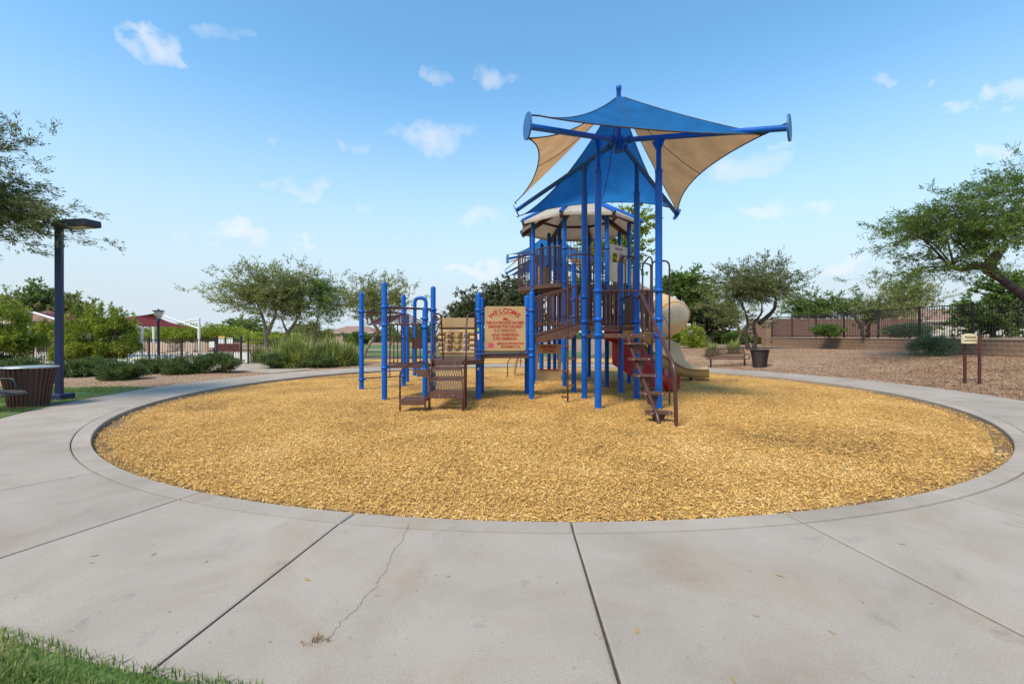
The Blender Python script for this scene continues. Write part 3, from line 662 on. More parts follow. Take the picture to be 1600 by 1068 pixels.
sh2 = copy_tree(shade); sh2.location = (2.05, 25.4, 0); sh2.scale = (1.08,) * 3
sh2['label'] = 'farther shade canopy showing behind the left side of the play tower'

# ------------------------------------------------------------------ play structure
PS = thing('play_structure', (.4, 11.5, 0), 'big blue and brown play structure with decks, panels, slides and roofed tower', 'playground')
BR = .019
def rail(parent, pts, r=BR, name='rail', mt='brown', n=8): return MB().tube(pts, r, n).build(name, M[mt], parent)
bar_cache = {}
def bar_mesh(h, r=.014):
    k = (round(h, 3), r)
    if k not in bar_cache: bar_cache[k] = MB().lathe([(r, 0), (r, h)], n=7).mesh('bar', M['brown'])
    return bar_cache[k]
def barrier(path, z0, z1, h, nb, base=.05, r=BR, topz=None):
    """railing along a ground path [(x,y)..]; floor rises from z0 to z1"""
    P = [Vector((x, y, 0)) for x, y in path]; L_ = [0]
    for a, b in zip(P, P[1:]): L_.append(L_[-1] + (b - a).length)
    def pt(u):
        s = u * L_[-1]
        for i in range(len(P) - 1):
            if s <= L_[i + 1] + 1e-9: return P[i].lerp(P[i + 1], (s - L_[i]) / (L_[i + 1] - L_[i])) + Vector((0, 0, z0 + (z1 - z0) * u))
        return P[-1] + Vector((0, 0, z1))
    us = sorted(set([l / L_[-1] for l in L_] + [i / 10 for i in range(11)])); lo = [pt(u) + Vector((0, 0, base)) for u in us]; hi = [pt(u) + Vector((0, 0, h)) for u in us]
    o = MB().tube(hi, r, 8).build('barrier', M['brown'], PS); MB().tube(lo, r * .85, 8).build('bottom_rail', M['brown'], o)
    bm_ = bar_mesh(h - base)
    for i in range(nb): link('bar', bm_, o, pt((i + .5) / nb) + Vector((0, 0, base)))
    return o
def deck(poly, z, th=.07, name='deck', lip=True):
    m_ = MB(); m_.prism(poly, (0, 0, z - th / 2), (1, 0, 0), (0, 1, 0), th); return m_.build(name, M['deck'], PS)
def bolts(parent, pts, rot=(R(90), 0, 0)):
    for p in pts: link('bolt', bolt_me, parent, p, rot)

# left climbing bay: posts, overhead ladder, low deck
A_, B_, C_, D_, E_ = (-4.20, 12.5), (-2.99, 10.5), (-2.08, 10.72), (-3.22, 13.3), (-1.98, 11.25)
post(PS, *A_, 2.72, (2.16, 1.5, .28)); post(PS, *B_, 2.76, (2.17, 1.75, .75)); post(PS, *C_, 2.2, (1.9, 1.7, .68, .86)); post(PS, *D_, 2.72, (2.16, 1.45, .3)); post(PS, *E_, 2.74, (2.15, 1.8, .9))
rail(PS, [(*A_, 2.16), (*D_, 2.16)], .024); rail(PS, [(*B_, 2.16), (*E_, 2.16)], .026)
lad = MB(); 
for s_ in (0, 1):
    p0 = Vector((*B_, 2.12)).lerp(Vector((*E_, 2.12)), .12 + .76 * s_); p1 = Vector((*A_, 2.12)).lerp(Vector((*D_, 2.12)), .12 + .76 * s_)
    lad.tube(rounded([p0, p0 + Vector((0, 0, -.32)) + (p1 - p0) * .04, p1 + Vector((0, 0, -.32)) - (p1 - p0) * .04, p1], .12), .021, 8)
lad = lad.build('overhead_ladder', M['brown'], PS)
for i in range(8):
    t = .07 + i * .122
    a = Vector((*B_, 1.80)).lerp(Vector((*A_, 1.80)), t); b = Vector((*E_, 1.80)).lerp(Vector((*D_, 1.80)), t); a2 = a.lerp(b, .12); b2 = a.lerp(b, .88)
    adv = (Vector((*A_, 0)) - Vector((*B_, 0))) * .10
    MB().tube(rounded([a2, a.lerp(b, .5) + adv + Vector((0, 0, .27)), b2], .16), .016, 7).build('rung', M['brown'], lad)
deck([B_, C_, E_, (-2.75, 11.35)], .80)
barrier([(B_[0] + .08, B_[1] + .02), (C_[0] - .07, C_[1] - .02)], .80, .80, .96, 9)
# low frame between posts A and D
fr = MB(); A3, D3 = Vector((*A_, 0)), Vector((*D_, 0)); B3 = Vector((*B_, 0))
z = Vector((0, 0, 1))
rail(PS, rounded([A3 + z * 1.48, A3.lerp(D3, .42) + z * 1.48, A3.lerp(D3, .55) + z * 1.25, A3.lerp(D3, .55) + z * .3], .15), .016, 'hoop')
rail(PS, rounded([D3 + z * 1.48, D3.lerp(A3, .2) + z * 1.48, D3.lerp(A3, .34) + z * 1.2, D3.lerp(A3, .34) + z * .3], .12), .016, 'hoop')
rail(PS, [A3 + z * .3, D3 + z * .3], .017); rail(PS, [A3.lerp(D3, .5) + z * .62, D3 + z * .62], .014)
# blue arch climber and its companion post farther back
ac = (-3.05, 15.2); MB().tube(rounded([(-3.30, 15.2, .15), (-3.30, 15.2, 2.78), (-2.92, 15.2, 2.78), (-2.92, 15.2, .15)], .19, 8), .062, 14).build('arch', M['blue'], PS)
post(PS, -3.42, 14.6, 2.2, (1.4, .5)); MB().tube([(-3.1, 14.9, .14), (-3.1, 14.9, .62)], .06, 14).build('spinner', M['blue'], PS)
MB().box((-3.05, 14.8, 1.25), (.5, .07, .36)).build('play_box', M['brown'], PS)
MB().box((-2.62, 14.4, .98), (.16, .16, .1)).build('play_box', M['deck'], PS)
# entry stairs: two transfer steps and a four tread stair with perforated risers
def sc(d): return WX(697.5, d)
HW = .335
M['lattice'] = mat('worn riser mesh', (.20, .135, .095, 1), .6, .3, 20, .1)
treads = [(.36, 8.95), (.60, 9.32), (.79, 9.68)]
rail(PS, rounded([(sc(8.9) + HW + .02, 8.93, -.2), (sc(8.9) + HW + .02, 8.93, 1.05), (sc(9.1) + HW + .05, 9.12, 1.08), (sc(9.1) + HW + .06, 9.2, .30)], .05), BR, 'stair_rail')
rail(PS, rounded([(sc(9.2) + HW + .06, 9.3, -.2), (sc(9.2) + HW + .06, 9.3, 1.15), (sc(9.9) + HW + .10, 9.9, 1.66), (sc(10) + HW + .14, 10.0, 1.98), (sc(10.1) + HW + .32, 10.15, 2.0), (sc(10.1) + HW + .36, 10.2, .95)], .1), BR, 'stair_rail')
rail(PS, rounded([(sc(10) - HW + .02, 10.02, .9), (sc(10) - HW + .02, 10.02, 1.98), (sc(10) - HW + .18, 10.2, 2.0), (sc(10) - HW + .22, 10.3, .95)], .1), BR, 'stair_rail')
rail(PS, rounded([(sc(10) - HW + .20, 10.2, 1.88), (sc(10) - HW + .05, 10.05, 1.45), (sc(10) - HW + .2, 10.1, 1.4), (sc(10) - HW + .03, 9.95, .98)], .05), .016, 'loop_rail')
slat = MB().box((0, 0, 0), (.016, .010, .15)).mesh('riser_slat', M['lattice'])
for i, (tz, ty) in enumerate(treads):
    c = sc(ty)
    o = MB().box((c, ty + .15, tz), (2 * HW, .32, .04)).build('tread', M['deck'], PS); lp_ = MB().box((c, ty - .005, tz - (.045 if i == 0 else .012)), (2 * HW + .01, .022, .13 if i == 0 else .06)).build('nosing', M['deck'], o)
    if i == 0: bolts(lp_, [(c - .14, ty - .017, tz - .06), (c + .14, ty - .017, tz - .06)])
    zt = treads[i + 1][0] if i < 2 else .93; hgt_ = zt - tz - .05; ry = ty + .33
    rs = MB().box((sc(ry), ry, tz + .03), (2 * HW - .04, .012, .02)).build('riser', M['lattice'], PS); MB().box((sc(ry), ry, zt - .04), (2 * HW - .04, .012, .02)).build('riser_rail', M['lattice'], rs)
    for q in range(22): link('riser_slat', slat, rs, (sc(ry) - HW + .04 + q * (2 * HW - .08) / 21, ry + .004 * (q % 2), tz + .03 + hgt_ / 2), (0, .22 if q % 2 else -.22, 0), (1, 1, hgt_ / .15))
for sg_ in (-1, 1): MB().prism([(-.02, -.12), (.14, -.12), (1.06, .42), (1.06, .60), (.95, .60), (-.02, .05)], (sc(8.97) + sg_ * (HW + .0), 8.97, .36), (WX(697.5, 1), 1, 0), (0, 0, 1), .018).build('stringer', M['deck'], PS)
sx0 = sc(8.95) - HW
ts = MB().box((sx0 - .30, 9.02, .22), (.50, .42, .05)).build('transfer_step', M['deck'], PS); MB().box((sx0 - .30, 8.80, .19), (.52, .022, .11)).build('nosing', M['deck'], ts)
MB().prism([(-.05, 0), (.05, 0), (.28, .18), (-.3, .18)], (sx0 - .36, 10.3, .54), (1, 0, 0), (0, 0, 1), .03).build('transfer_step', M['deck'], PS)
rail(PS, rounded([(sx0 - .56, 8.82, -.2), (sx0 - .56, 8.82, .80), (sx0 - .45, 8.95, .92), (sx0 - .15, 9.1, .98), (sx0 - .04, 9.1, .90), (sx0 - .04, 9.1, -.2)], .1), BR, 'stair_rail')
for p in ((sx0 - .06, 8.80), (sx0 + .0, 8.95), (sc(8.95) + HW - .01, 8.95)): rail(PS, [(*p, -.2), (*p, .34)], .018, 'leg')
# middle deck with the tic tac toe panel
mdk = deck([E_, (sc(10) - HW, 10.0), (sc(10) + HW + .05, 10.0), (-.70, 10.40), (-.72, 11.8), (-1.98, 11.8)], .94, .10)
bolts(mdk, [(sc(10) - .2 + .2 * q, 9.99, .895) for q in range(3)])
G1, G2, H1, H2 = (-.79, 10.53), (-.79, 11.67), (.465, 10.64), (.39, 11.67)
g1 = post(PS, *G1, 2.51, (2.1, 1.82, 1.16, 1.05, .88)); post(PS, *G2, 2.5, (2.1, 1.05)); post(PS, *H1, 2.55, (2.1, 1.16, 1.02)); post(PS, *H2, 2.55, (2.05, 1.05))
for (zz, c_, h_) in ((1.60, 'green', .075), (1.50, 'white', .035), (1.455, 'white', .035), (1.41, 'white', .035), (.70, 'white', .05)):
    m_ = MB(); rr2 = PR + .002; k = 6; aa = [R(-90) + R(-22 + 44 * i / k) for i in range(k + 1)]
    m_.add([(G1[0] + rr2 * math.cos(a), G1[1] + rr2 * math.sin(a), zz + s) for s in (0, h_) for a in aa], [(i, i + 1, i + k + 2, i + k + 1) for i in range(k)], True); m_.build('sticker', M[c_], g1)
tt = MB(); ty = 12.0; tx0, tx1 = WX(686, ty), WX(743, ty)
def log(m_, p0, p1, r): m_.tube([p0, p1], r, 12)
tt.prism([(0, 1.72), (tx1 - tx0, 1.72), (tx1 - tx0 - .03, 1.97), (.03, 1.97)], (tx0, ty - .06, 0), (1, 0, 0), (0, 0, 1), .1)
for zz in (1.05, 1.60): log(tt, (tx0 + .02, ty - .03, zz), (tx1 - .02, ty - .03, zz), .075)
tt.box(((tx0 + tx1) / 2, ty - .03, 1.0), (tx1 - tx0, .11, .10)); tt.box(((tx0 + tx1) / 2, ty - .0, 1.69), (tx1 - tx0, .06, .08))
for k in range(4):
    for xx in (tx0 + .07, tx1 - .07): log(tt, (xx - .075, ty - .03, 1.14 + k * .145), (xx + .075, ty - .03, 1.14 + k * .145), .075)
tt = tt.build('game_panel', M['tan'], PS)
gcol = [['redprint', 'yellow', 'bprint'], ['redprint', 'yellow', 'bprint'], ['redprint', 'yellow', 'bprint']]
for cx in range(3):
    x = tx0 + .275 + cx * .222
    for cz in range(3):
        zz = 1.205 + cz * .148
        cyl = MB().lathe([(.09, -.07), (.098, -.06), (.098, .06), (.09, .07)], (x, ty - .04, zz), 16).build('cylinder', M['tan'], tt)
        a = cz * 2 + cx; pts = [(.034 * (1 + .45 * math.sin(q * 1.9 + a)) * math.cos(2 * math.pi * q / 9), .042 * (1 + .3 * math.cos(q * 2.3 + a)) * math.sin(2 * math.pi * q / 9)) for q in range(9)]
        MB().prism(pts, (x, ty - .141, zz), (1, 0, 0), (0, 0, 1), .004).build('printed_mark', M[gcol[cz][cx]], cyl)
    rail(tt, [(x, ty, 1.1), (x, ty, 1.7)], .01, 'rod')
rail(PS, rounded([(-.86, 10.62, .95), (-.90, 10.9, 1.0), (-.90, 10.9, 2.0), (-.86, 10.6, 2.05), (-.8, 10.53, 2.05)], .1), BR, 'loop_rail')
# bridge and welcome panel
deck([(-.73, 10.60), (.41, 10.68), (.36, 11.62), (-.73, 11.62)], 1.06, .10, 'bridge')
rail(PS, [(*G1, 2.12), (*H1, 2.12)], .021); rail(PS, [(G1[0], G1[1], 1.13), (H1[0], H1[1], 1.13)], .018); rail(PS, [(*G2, 2.05), (*H2, 2.05)], .018)
def rrect(w, h, r, n=5):
    out = []
    for cx, cy, a0 in ((w / 2 - r, h / 2 - r, 0), (-w / 2 + r, h / 2 - r, 90), (-w / 2 + r, -h / 2 + r, 180), (w / 2 - r, -h / 2 + r, 270)):
        for i in range(n + 1): a = R(a0 + 90 * i / n); out.append((cx + r * math.cos(a), cy + r * math.sin(a)))
    return out
u_ = (Vector((*H1, 0)) - Vector((*G1, 0))).normalized(); nrm = Vector((u_.y, -u_.x, 0))
wc = (Vector((*G1, 0)) + Vector((*H1, 0))) / 2 + Vector((.0, 0, 1.665)) + nrm * .01
wp = MB().prism(rrect(.965, 1.05, .05), wc, u_, (0, 0, 1), .03).build('welcome_panel', M['tan'], PS)
def text(s, parent, c, ax, size, mt='redprint', w=None, up=Vector((0, 0, 1)), bold=.030):
    cu = bpy.data.curves.new('lettering', 'FONT'); cu.body = s; cu.size = size; cu.align_x = 'CENTER'; cu.align_y = 'CENTER'; cu.extrude = .0012; cu.offset = bold * size
    o = bpy.data.objects.new('t', cu); COL.objects.link(o); bpy.context.view_layer.update()
    me = bpy.data.meshes.new_from_object(o.evaluated_get(bpy.context.evaluated_depsgraph_get())); bpy.data.objects.remove(o)
    k = 1.0
    if w:
        xs_ = [v.co.x for v in me.vertices]; k = w / max(1e-6, max(xs_) - min(xs_))
    ax = Vector(ax).normalized(); nn = ax.cross(up).normalized(); org = ORG[parent.name]; c = Vector(c)
    for v in me.vertices: v.co = c + ax * v.co.x * k + up * v.co.y + nn * (v.co.z + .002) - org
    me.materials.clear(); me.materials.append(M[mt]); me.name = 'lettering'; return link('lettering', me, parent)
front = wc + nrm * .016
for i, ch in enumerate('WELCOME'):
    a = R(58 - i * 58 * 2 / 6) * .66; c = front + u_ * (-.50 * math.sin(a)) + Vector((0, 0, .50 * math.cos(a) - .085))
    ax = u_ * math.cos(a) + Vector((0, 0, 1)) * math.sin(a); up = Vector((0, 0, 1)) * math.cos(a) - u_ * math.sin(a)
    text(ch, wp, c, ax, .15, up=up, bold=.034)
for i, (s_, zz, ww, sz) in enumerate((('THIS PLAYGROUND HAS BEEN', .135, .90, .092), ('DESIGNED FOR CHILDREN', .045, .80, .088), ('5-12 YEARS OLD.', -.045, .52, .088), ('ADULT SUPERVISION', -.150, .64, .088), ('IS RECOMMENDED.', -.238, .58, .088), ('MIRACLE RECREATION', -.355, .64, .072), ('EQUIPMENT CO.', -.432, .46, .072))):
    text(s_, wp, front + Vector((0, 0, zz)) + (u_ * .13 if i > 4 else u_ * 0), u_, sz, w=ww)
ap = [(.27 * math.sin(R(a)), .27 * math.cos(R(a))) for a in range(-44, 45, 8)]; ap2 = [(x * .955, y * .955) for x, y in ap]
MB().prism(ap + ap2[::-1], front + Vector((0, 0, .08)), u_, (0, 0, 1), .003).build('printed_arc', M['redprint'], wp)
MB().prism([(.065 * math.cos(R(a)), .06 * math.sin(R(a))) for a in range(0, 181, 15)], front + Vector((0, 0, .20)), u_, (0, 0, 1), .003).build('printed_sun', M['redprint'], wp)
MB().box(front + Vector((0, 0, .197)), (.30, .003, .008)).build('printed_line', M['redprint'], wp)
for a in (35, 65, 90, 115, 145): c = front + Vector((0, 0, .20)) + u_ * (.105 * math.cos(R(a))) + Vector((0, 0, .10 * math.sin(R(a)))); MB().box(c, (.010, .003, .028)).build('printed_ray', M['redprint'], wp)
M['magenta'] = mat('pink print', (.62, .06, .12, 1), .5, .15, 20, 0)
MB().prism(rrect(.125, .115, .012), front + u_ * -.335 + Vector((0, 0, -.395)), u_, (0, 0, 1), .004).build('printed_square', M['magenta'], wp)
# ramped stair from the bridge up to the play deck
barrier([(.52, 10.68), (1.60, 10.74)], 1.43, 1.74, .97, 10, .06)
barrier([(.46, 11.72), (1.52, 11.76)], 1.43, 1.74, .97, 8, .06)
MB().prism([(0, 1.30), (.5, 1.40), (.95, 1.44), (1.12, 1.62), (1.12, 1.76), (.9, 1.73), (0, 1.46)], (.50, 10.70, 0), (1, .05, 0), (0, 0, 1), .03).build('ramp_side', M['deck'], PS)
for k in range(4): deck([(.50 + .28 * k, 10.72), (.80 + .28 * k, 10.74), (.80 + .28 * k, 11.66), (.50 + .28 * k, 11.66)], 1.44 + .085 * k, .05, 'tread')
# general store panel under the ramp
gp_ = Vector((.92, 11.25, .835)); gx = Vector((1, .12, 0)).normalized()
w_, h_ = .64, .90
def frame_panel(name, mt, o_, ax, W_, H_, hole, th):
    (hx0, hx1, hz0, hz1) = hole; m_ = MB()
    for (x0, x1, z0, z1) in ((-W_ / 2, W_ / 2, hz1, H_ / 2), (-W_ / 2, W_ / 2, -H_ / 2, hz0), (-W_ / 2, hx0, hz0, hz1), (hx1, W_ / 2, hz0, hz1)):
        c = o_ + ax * ((x0 + x1) / 2) + Vector((0, 0, (z0 + z1) / 2)); m_.box(c, (x1 - x0, th, z1 - z0), rz=math.atan2(ax.y, ax.x))
    return m_.build(name, mt, PS)
gs = frame_panel('store_panel', M['tan'], gp_, gx, w_, h_, (-.27, .25, -.18, .21), .03)
gn = Vector((gx.y, -gx.x, 0)); text('GENERAL', gs, gp_ + gn * .017 + Vector((0, 0, .375)), gx, .095, w=.40); text('STORE', gs, gp_ + gn * .017 + Vector((0, 0, .275)), gx, .095, w=.30)
MB().bar(gp_ + gx * -.27 + Vector((0, 0, -.185)) + gn * .02, gp_ + gx * .25 + Vector((0, 0, -.185)) + gn * .02, .06, .02).build('counter', M['red'], gs)
# play deck in three rising levels between canopy posts and tower
dk1 = deck([(1.80, 9.28), (3.0, 9.26), (2.96, 10.64), (1.75, 10.68)], 1.54, .09); bolts(dk1, [(1.95 + .26 * q, 9.265, 1.50) for q in range(5)])
deck([(1.55, 10.70), (3.0, 10.70), (2.9, 11.78), (1.55, 11.78)], 1.72, .09); deck([(1.54, 11.82), (2.9, 11.82), (2.8, 13.2), (1.54, 13.2)], 1.92, .09)
Q1, Q2 = (1.63, 11.8), (2.87, 11.8)
post(PS, *Q1, 3.42, (2.45, 2.0)); post(PS, *Q2, 3.42, (2.45, 2.0))
for k in range(6): deck([(1.72, 13.2 + .24 * k), (2.62, 13.2 + .24 * k), (2.62, 13.46 + .24 * k), (1.72, 13.46 + .24 * k)], 2.08 + .17 * k, .05, 'tread')
rail(PS, [(1.78, 9.26, 2.42), (3.02, 9.22, 2.42)], .017)
# small gate barrier beside the pod stair, and rails on the deck sides
barrier([(1.92, 9.32), (2.25, 9.32)], 1.54, 1.54, .88, 4, .06); barrier([(2.72, 9.30), (2.96, 9.3)], 1.54, 1.54, .88, 3, .06)
barrier([(1.73, 10.76), (1.64, 11.72)], 1.72, 1.72, .76, 7, .06); barrier([(2.97, 10.72), (2.88, 11.74)], 1.72, 1.72, .76, 7, .06)
barrier([(1.63, 11.86), (1.56, 13.14)], 1.92, 1.92, .80, 9, .06); barrier([(2.87, 11.86), (2.8, 13.14)], 1.92, 1.92, .80, 9, .06)
# tall brown side boards
brd = MB().box((0, 0, 0), (.13, .025, 1.0)).mesh('side_board', M['brown'])
for x, y, zz, rz in ((1.80, 10.9, 2.25, .9), (2.02, 11.9, 2.42, .2), (1.70, 12.5, 2.5, 1.2), (2.92, 11.0, 2.2, 1.3), (2.86, 12.1, 2.4, 1.1), (2.66, 12.9, 2.45, .4), (2.20, 13.1, 2.5, .0), (2.45, 13.1, 2.5, .0), (3.0, 10.3, 2.0, 1.4), (2.94, 12.7, 2.5, 1.3)): link('side_board', brd, PS, (x, y, zz), (0, 0, rz))
brd2 = MB().box((0, 0, 0), (.085, .022, .95)).mesh('side_board', M['brown'])
for x, y, zz in [(1.72 + .13 * q, 11.9, 2.25) for q in range(3)] + [(2.48 + .13 * q, 11.9, 2.25) for q in range(3)] + [(1.64 + .135 * q, 13.12, 2.45) for q in range(9)] + [(3.06 + .12 * q, 10.95, 2.15) for q in range(3)] + [(3.0 + .12 * q, 12.2, 2.3) for q in range(4)]: link('side_board', brd2, PS, (x, y, zz), (0, 0, random.uniform(-.1, .1)))
barrier([(1.56, 13.22), (2.78, 13.22)], 1.92, 1.92, 1.0, 8, .06)
barrier([(.70, 14.02), (1.50, 13.24)], 1.70, 1.92, .95, 9, .06)
barrier([(2.84, 13.24), (3.62, 14.02)], 1.92, 1.92, .95, 9, .06)
deck([(1.54, 13.2), (2.79, 13.2), (3.6, 14.0), (3.6, 15.2), (.72, 15.2), (.72, 14.0)], 1.90, .08)
# hoop handrails
def hoop(x0, y0, x1, y1, zt, zb0, zb1, r=.12): return rail(PS, rounded([(x0, y0, zb0), (x0, y0, zt), (x1, y1, zt), (x1, y1, zb1)], r), BR, 'hoop_rail')
X10 = WX(887, 10.1); pole = hoop(X10, 10.1, WX(927.5, 10.0), 10.0, 3.32, -.2, 1.72)
rung_me = MB().box((0, 0, 0), (.15, .09, .03)).box((.075, 0, .0), (.02, .09, .05)).mesh('foot_rung', M['deck'])
for k, zz in enumerate((.12, .38, .70, .98, 1.26, 1.5)): link('foot_rung', rung_me, pole, (X10 + (.05 if k % 2 else -.05), 10.08, zz), (0, 0, 0 if k % 2 else math.pi))
hoop(WX(966, 10.62), 10.62, WX(997, 10.62), 10.62, 3.38, 1.6, 1.6, .22); hoop(WX(977, 11.6), 11.6, WX(990, 11.3), 11.3, 3.50, 1.8, 1.8, .12)
hoop(WX(1004, 9.9), 9.9, WX(1017, 10.3), 10.3, 3.12, 1.6, 1.6, .1); hoop(WX(1018, 9.75), 9.75, WX(1046, 9.72), 9.72, 3.12, 1.6, -.2, .13)
rail(PS, rounded([(WX(1004, 10.4), 10.4, 1.6), (WX(1004, 10.4), 10.4, 3.15), (WX(1015, 10.6), 10.6, 3.38), (WX(1019, 10.7), 10.7, 3.32), (WX(1019, 10.7), 10.7, 1.6)], .12), BR, 'hoop_rail')
rail(PS, [(2.97, 10.4, 2.42), (WX(1018, 9.75), 9.75, 2.42)], .016); 
for px, y in ((1004, 10.9), (1019, 10.9)): rail(PS, [(WX(px, y), y, -.2), (WX(px, y), y, 1.7)], .018, 'pole')
# pod stair toward the camera
spine = [Vector((2.37, 9.2, 1.50)), Vector((2.39, 8.9, 1.18)), Vector((2.48, 7.62, .12)), Vector((2.49, 7.50, -.2))]
ps = MB().tube(rounded(spine, .1), .034, 10).build('pod_stair', M['brown'], PS)
for k in range(5):
    d = 9.0 - .3 * k; zz = 1.34 - .294 * k; x = WX((993, 999, 1008, 1018.8, 1029)[k], d)
    o = MB().prism(rrect(.44, .24, .06), (x, d, zz), (1, 0, 0), (0, 1, 0), .036).build('pod', M['deck'], ps)
    MB().prism([(-.11, 0), (.11, 0), (.055, -.19), (-.055, -.19)], (x, d + .02, zz - .016), (1, 0, 0), (0, 0, 1), .13).build('bracket', M['brown'], ps)
    bolts(ps, [(x - .15, d - .117, zz), (x + .15, d - .117, zz)])
rail(PS, rounded([(2.62, 9.35, 2.26), (2.65, 9.2, 2.36), (2.70, 7.45, .98), (2.72, 7.40, -.2)], .14), .033, 'stair_rail', n=12)
# red curved climber with weathered steps
def redprof(u): return [(-.30, -.10), (.30, -.10), (.34, .26), (.27, .26), (.24, .02), (-.24, .02), (-.27, .26), (-.34, .26)]
path = []
for i in range(25):
    t = i / 24; path.append((2.62 + 1.75 * t + .1 * math.sin(t * 3), 12.75 - .75 * t + .15 * math.sin(t * math.pi), 1.36 * (1 - smooth(t * .96 + .04)) + .14))
rc = MB().sweep(path, redprof).build('red_slide', M['red'], PS)
for i in range(8):
    p = Vector(path[4 + int(i * 2.7)]); MB().box(p + Vector((.02, .0, .06)), (.13, .52, .10), rz=R(-20)).build('step', M['pink'], rc)
MB().prism([(0, .62), (.35, .40), (.95, .02), (1.35, 0), (1.42, .22), (1.2, .42), (.75, .80), (.45, 1.12), (0, 1.22)], (2.75, 12.30, .10), (1, -.30, 0), (0, 0, 1), .04).build('side_wall', M['red'], rc)
for k in range(5): MB().tube([(4.02 + .02 * k, 11.86 + .05, .12 + .11 * k), (4.30 - .03 * k, 12.25, .12 + .11 * k)], .055, 10).build('lip', M['pink'], rc)
# tan arched climber at the back left, with its bent handrail
for s_ in (0, 1): MB().sweep([(WX(804, 16.6) + .52 * (1 - math.cos(t)) + .0, 16.6 + s_ * .7, .05 + 1.0 * math.sin(t)) for t in [i * R(80) / 10 for i in range(11)]], [(-.03, -.05), (.03, -.05), (.03, .05), (-.03, .05)]).build('climber_rail', M['tan'], PS)
for i in range(1, 8): t = i * R(10.5); MB().tube([(WX(804, 16.6) + .52 * (1 - math.cos(t)), 16.6, .05 + math.sin(t)), (WX(804, 16.6) + .52 * (1 - math.cos(t)), 17.3, .05 + math.sin(t))], .03, 8).build('climber_rung', M['tan'], PS)
rail(PS, rounded([(WX(793, 16.3), 16.3, -.2), (WX(793, 16.3), 16.3, .52), (WX(801, 16.4), 16.4, .78), (WX(830, 16.5), 16.5, 1.05)], .1), .018, 'stair_rail')
for k in range(3): rail(PS, [(WX(811, 17.5), 17.5, .5 + .2 * k), (WX(817, 17.5), 17.5, .5 + .2 * k)], .014)
rail(PS, [(WX(813.5, 17.5), 17.5, .3), (WX(813.5, 17.5), 17.5, 1.1)], .014)

# roofed octagonal tower
OC = Vector((2.17, 14.71, 0)); OR = 1.633; UD = 3.02; EV = 5.06
oct_a = [R(-112.5 + 45 * k) for k in range(8)]      # starts at the front left corner
OP = [OC + Vector((OR * math.cos(a), OR * math.sin(a), 0)) for a in oct_a]
for k, p in enumerate(OP): post(PS, p.x, p.y, EV - .02, (UD + .05, UD + 1.05, 2.1), dome=False)
udk = deck([(p.x * .98 + OC.x * .02, p.y * .98 + OC.y * .02) for p in OP], UD, .11)
def balcony(p, q, bulge, nb, h=1.12):
    p, q = Vector(p), Vector(q); mid = (p + q) / 2; out = (mid - OC).normalized(); out.z = 0; pts = []
    for i in range(13): t = i / 12; w = p.lerp(q, t) + out * bulge * (4 * t * (1 - t)) ** .7; pts.append((w.x, w.y))
    barrier(pts, UD, UD, h, nb, .09)
    m_ = MB().prism(pts, (0, 0, UD - .025), (1, 0, 0), (0, 1, 0), .13); m_.build('balcony_floor', M['deck'], PS, fixn=True)
    MB().tube([(x, y, UD + .20) for x, y in pts], .012, 6).build('toe_rail', M['brown'], PS)
balcony(OP[0], OP[7], .20, 15); balcony(OP[7], OP[6], .46, 15)
for k in (5, 4, 3): barrier([(OP[k].x, OP[k].y), (OP[(k - 1)].x, OP[(k - 1)].y)], UD, UD, 1.05, 10, .06)
barrier([(OP[4].x, OP[4].y + .3), (OP[5].x, OP[5].y + .3)], UD + 1.15, UD + 1.15, 1.02, 11, .05); barrier([(OP[0].x + .05, OP[0].y), (OP[1].x - .05, OP[1].y)], UD, UD, 1.05, 10, .06)
# inner posts and play cylinders behind the balcony
for x, y, h in ((1.28, 15.5, 5.05), (1.62, 15.3, 5.2), (1.05, 15.8, 4.75), (.80, 14.9, 3.9), (.98, 15.0, 3.9)): post(PS, x, y, h, (UD + .9,) if h > 4 else ())
MB().lathe([(.24, UD), (.26, UD + .05), (.26, UD + .8), (.18, UD + .86)], (1.05, 15.55, 0), 18).build('bubble_panel', M['tan'], PS)
# window panel on the front right face
wa, wb = OP[1], OP[2]; wu = (wb - wa).normalized(); wcn = (wa + wb) / 2 + Vector((0, 0, UD + .66)); wn = Vector((wu.y, -wu.x, 0))
wpn = frame_panel('window_panel', M['cream'], wcn, wu, 1.02, 1.12, (-.36, .36, .02, .30), .035)
MB().bar(wcn + Vector((0, 0, .16)) + wu * 0 - Vector((0, 0, .15)), wcn + Vector((0, 0, .31)), .05, .036).build('mullion', M['cream'], wpn)
for s_ in (-1, 1):
    ptsA = arc(wcn + wu * (.19 * s_) + Vector((0, 0, .17)), wu, Vector((0, 0, 1)), .155, 0, math.pi, 10); MB().tube([ptsA[0] - Vector((0, 0, .15))] + ptsA + [ptsA[-1] - Vector((0, 0, .15))], .02, 6).build('arch_trim', M['tan'], wpn)
for i in range(4):
    c = wcn + wu * (-.16 + .11 * i) + Vector((0, 0, .44)) + wn * .02; pts = [((.03 + .012 * ((q * 7 + i * 3) % 3)) * math.cos(q * R(60)), (.03 + .01 * ((q * 5 + i) % 3)) * math.sin(q * R(60))) for q in range(6)]
    MB().prism(pts, c, wu, (0, 0, 1), .003).build('printed_mark', M['black'], wpn)
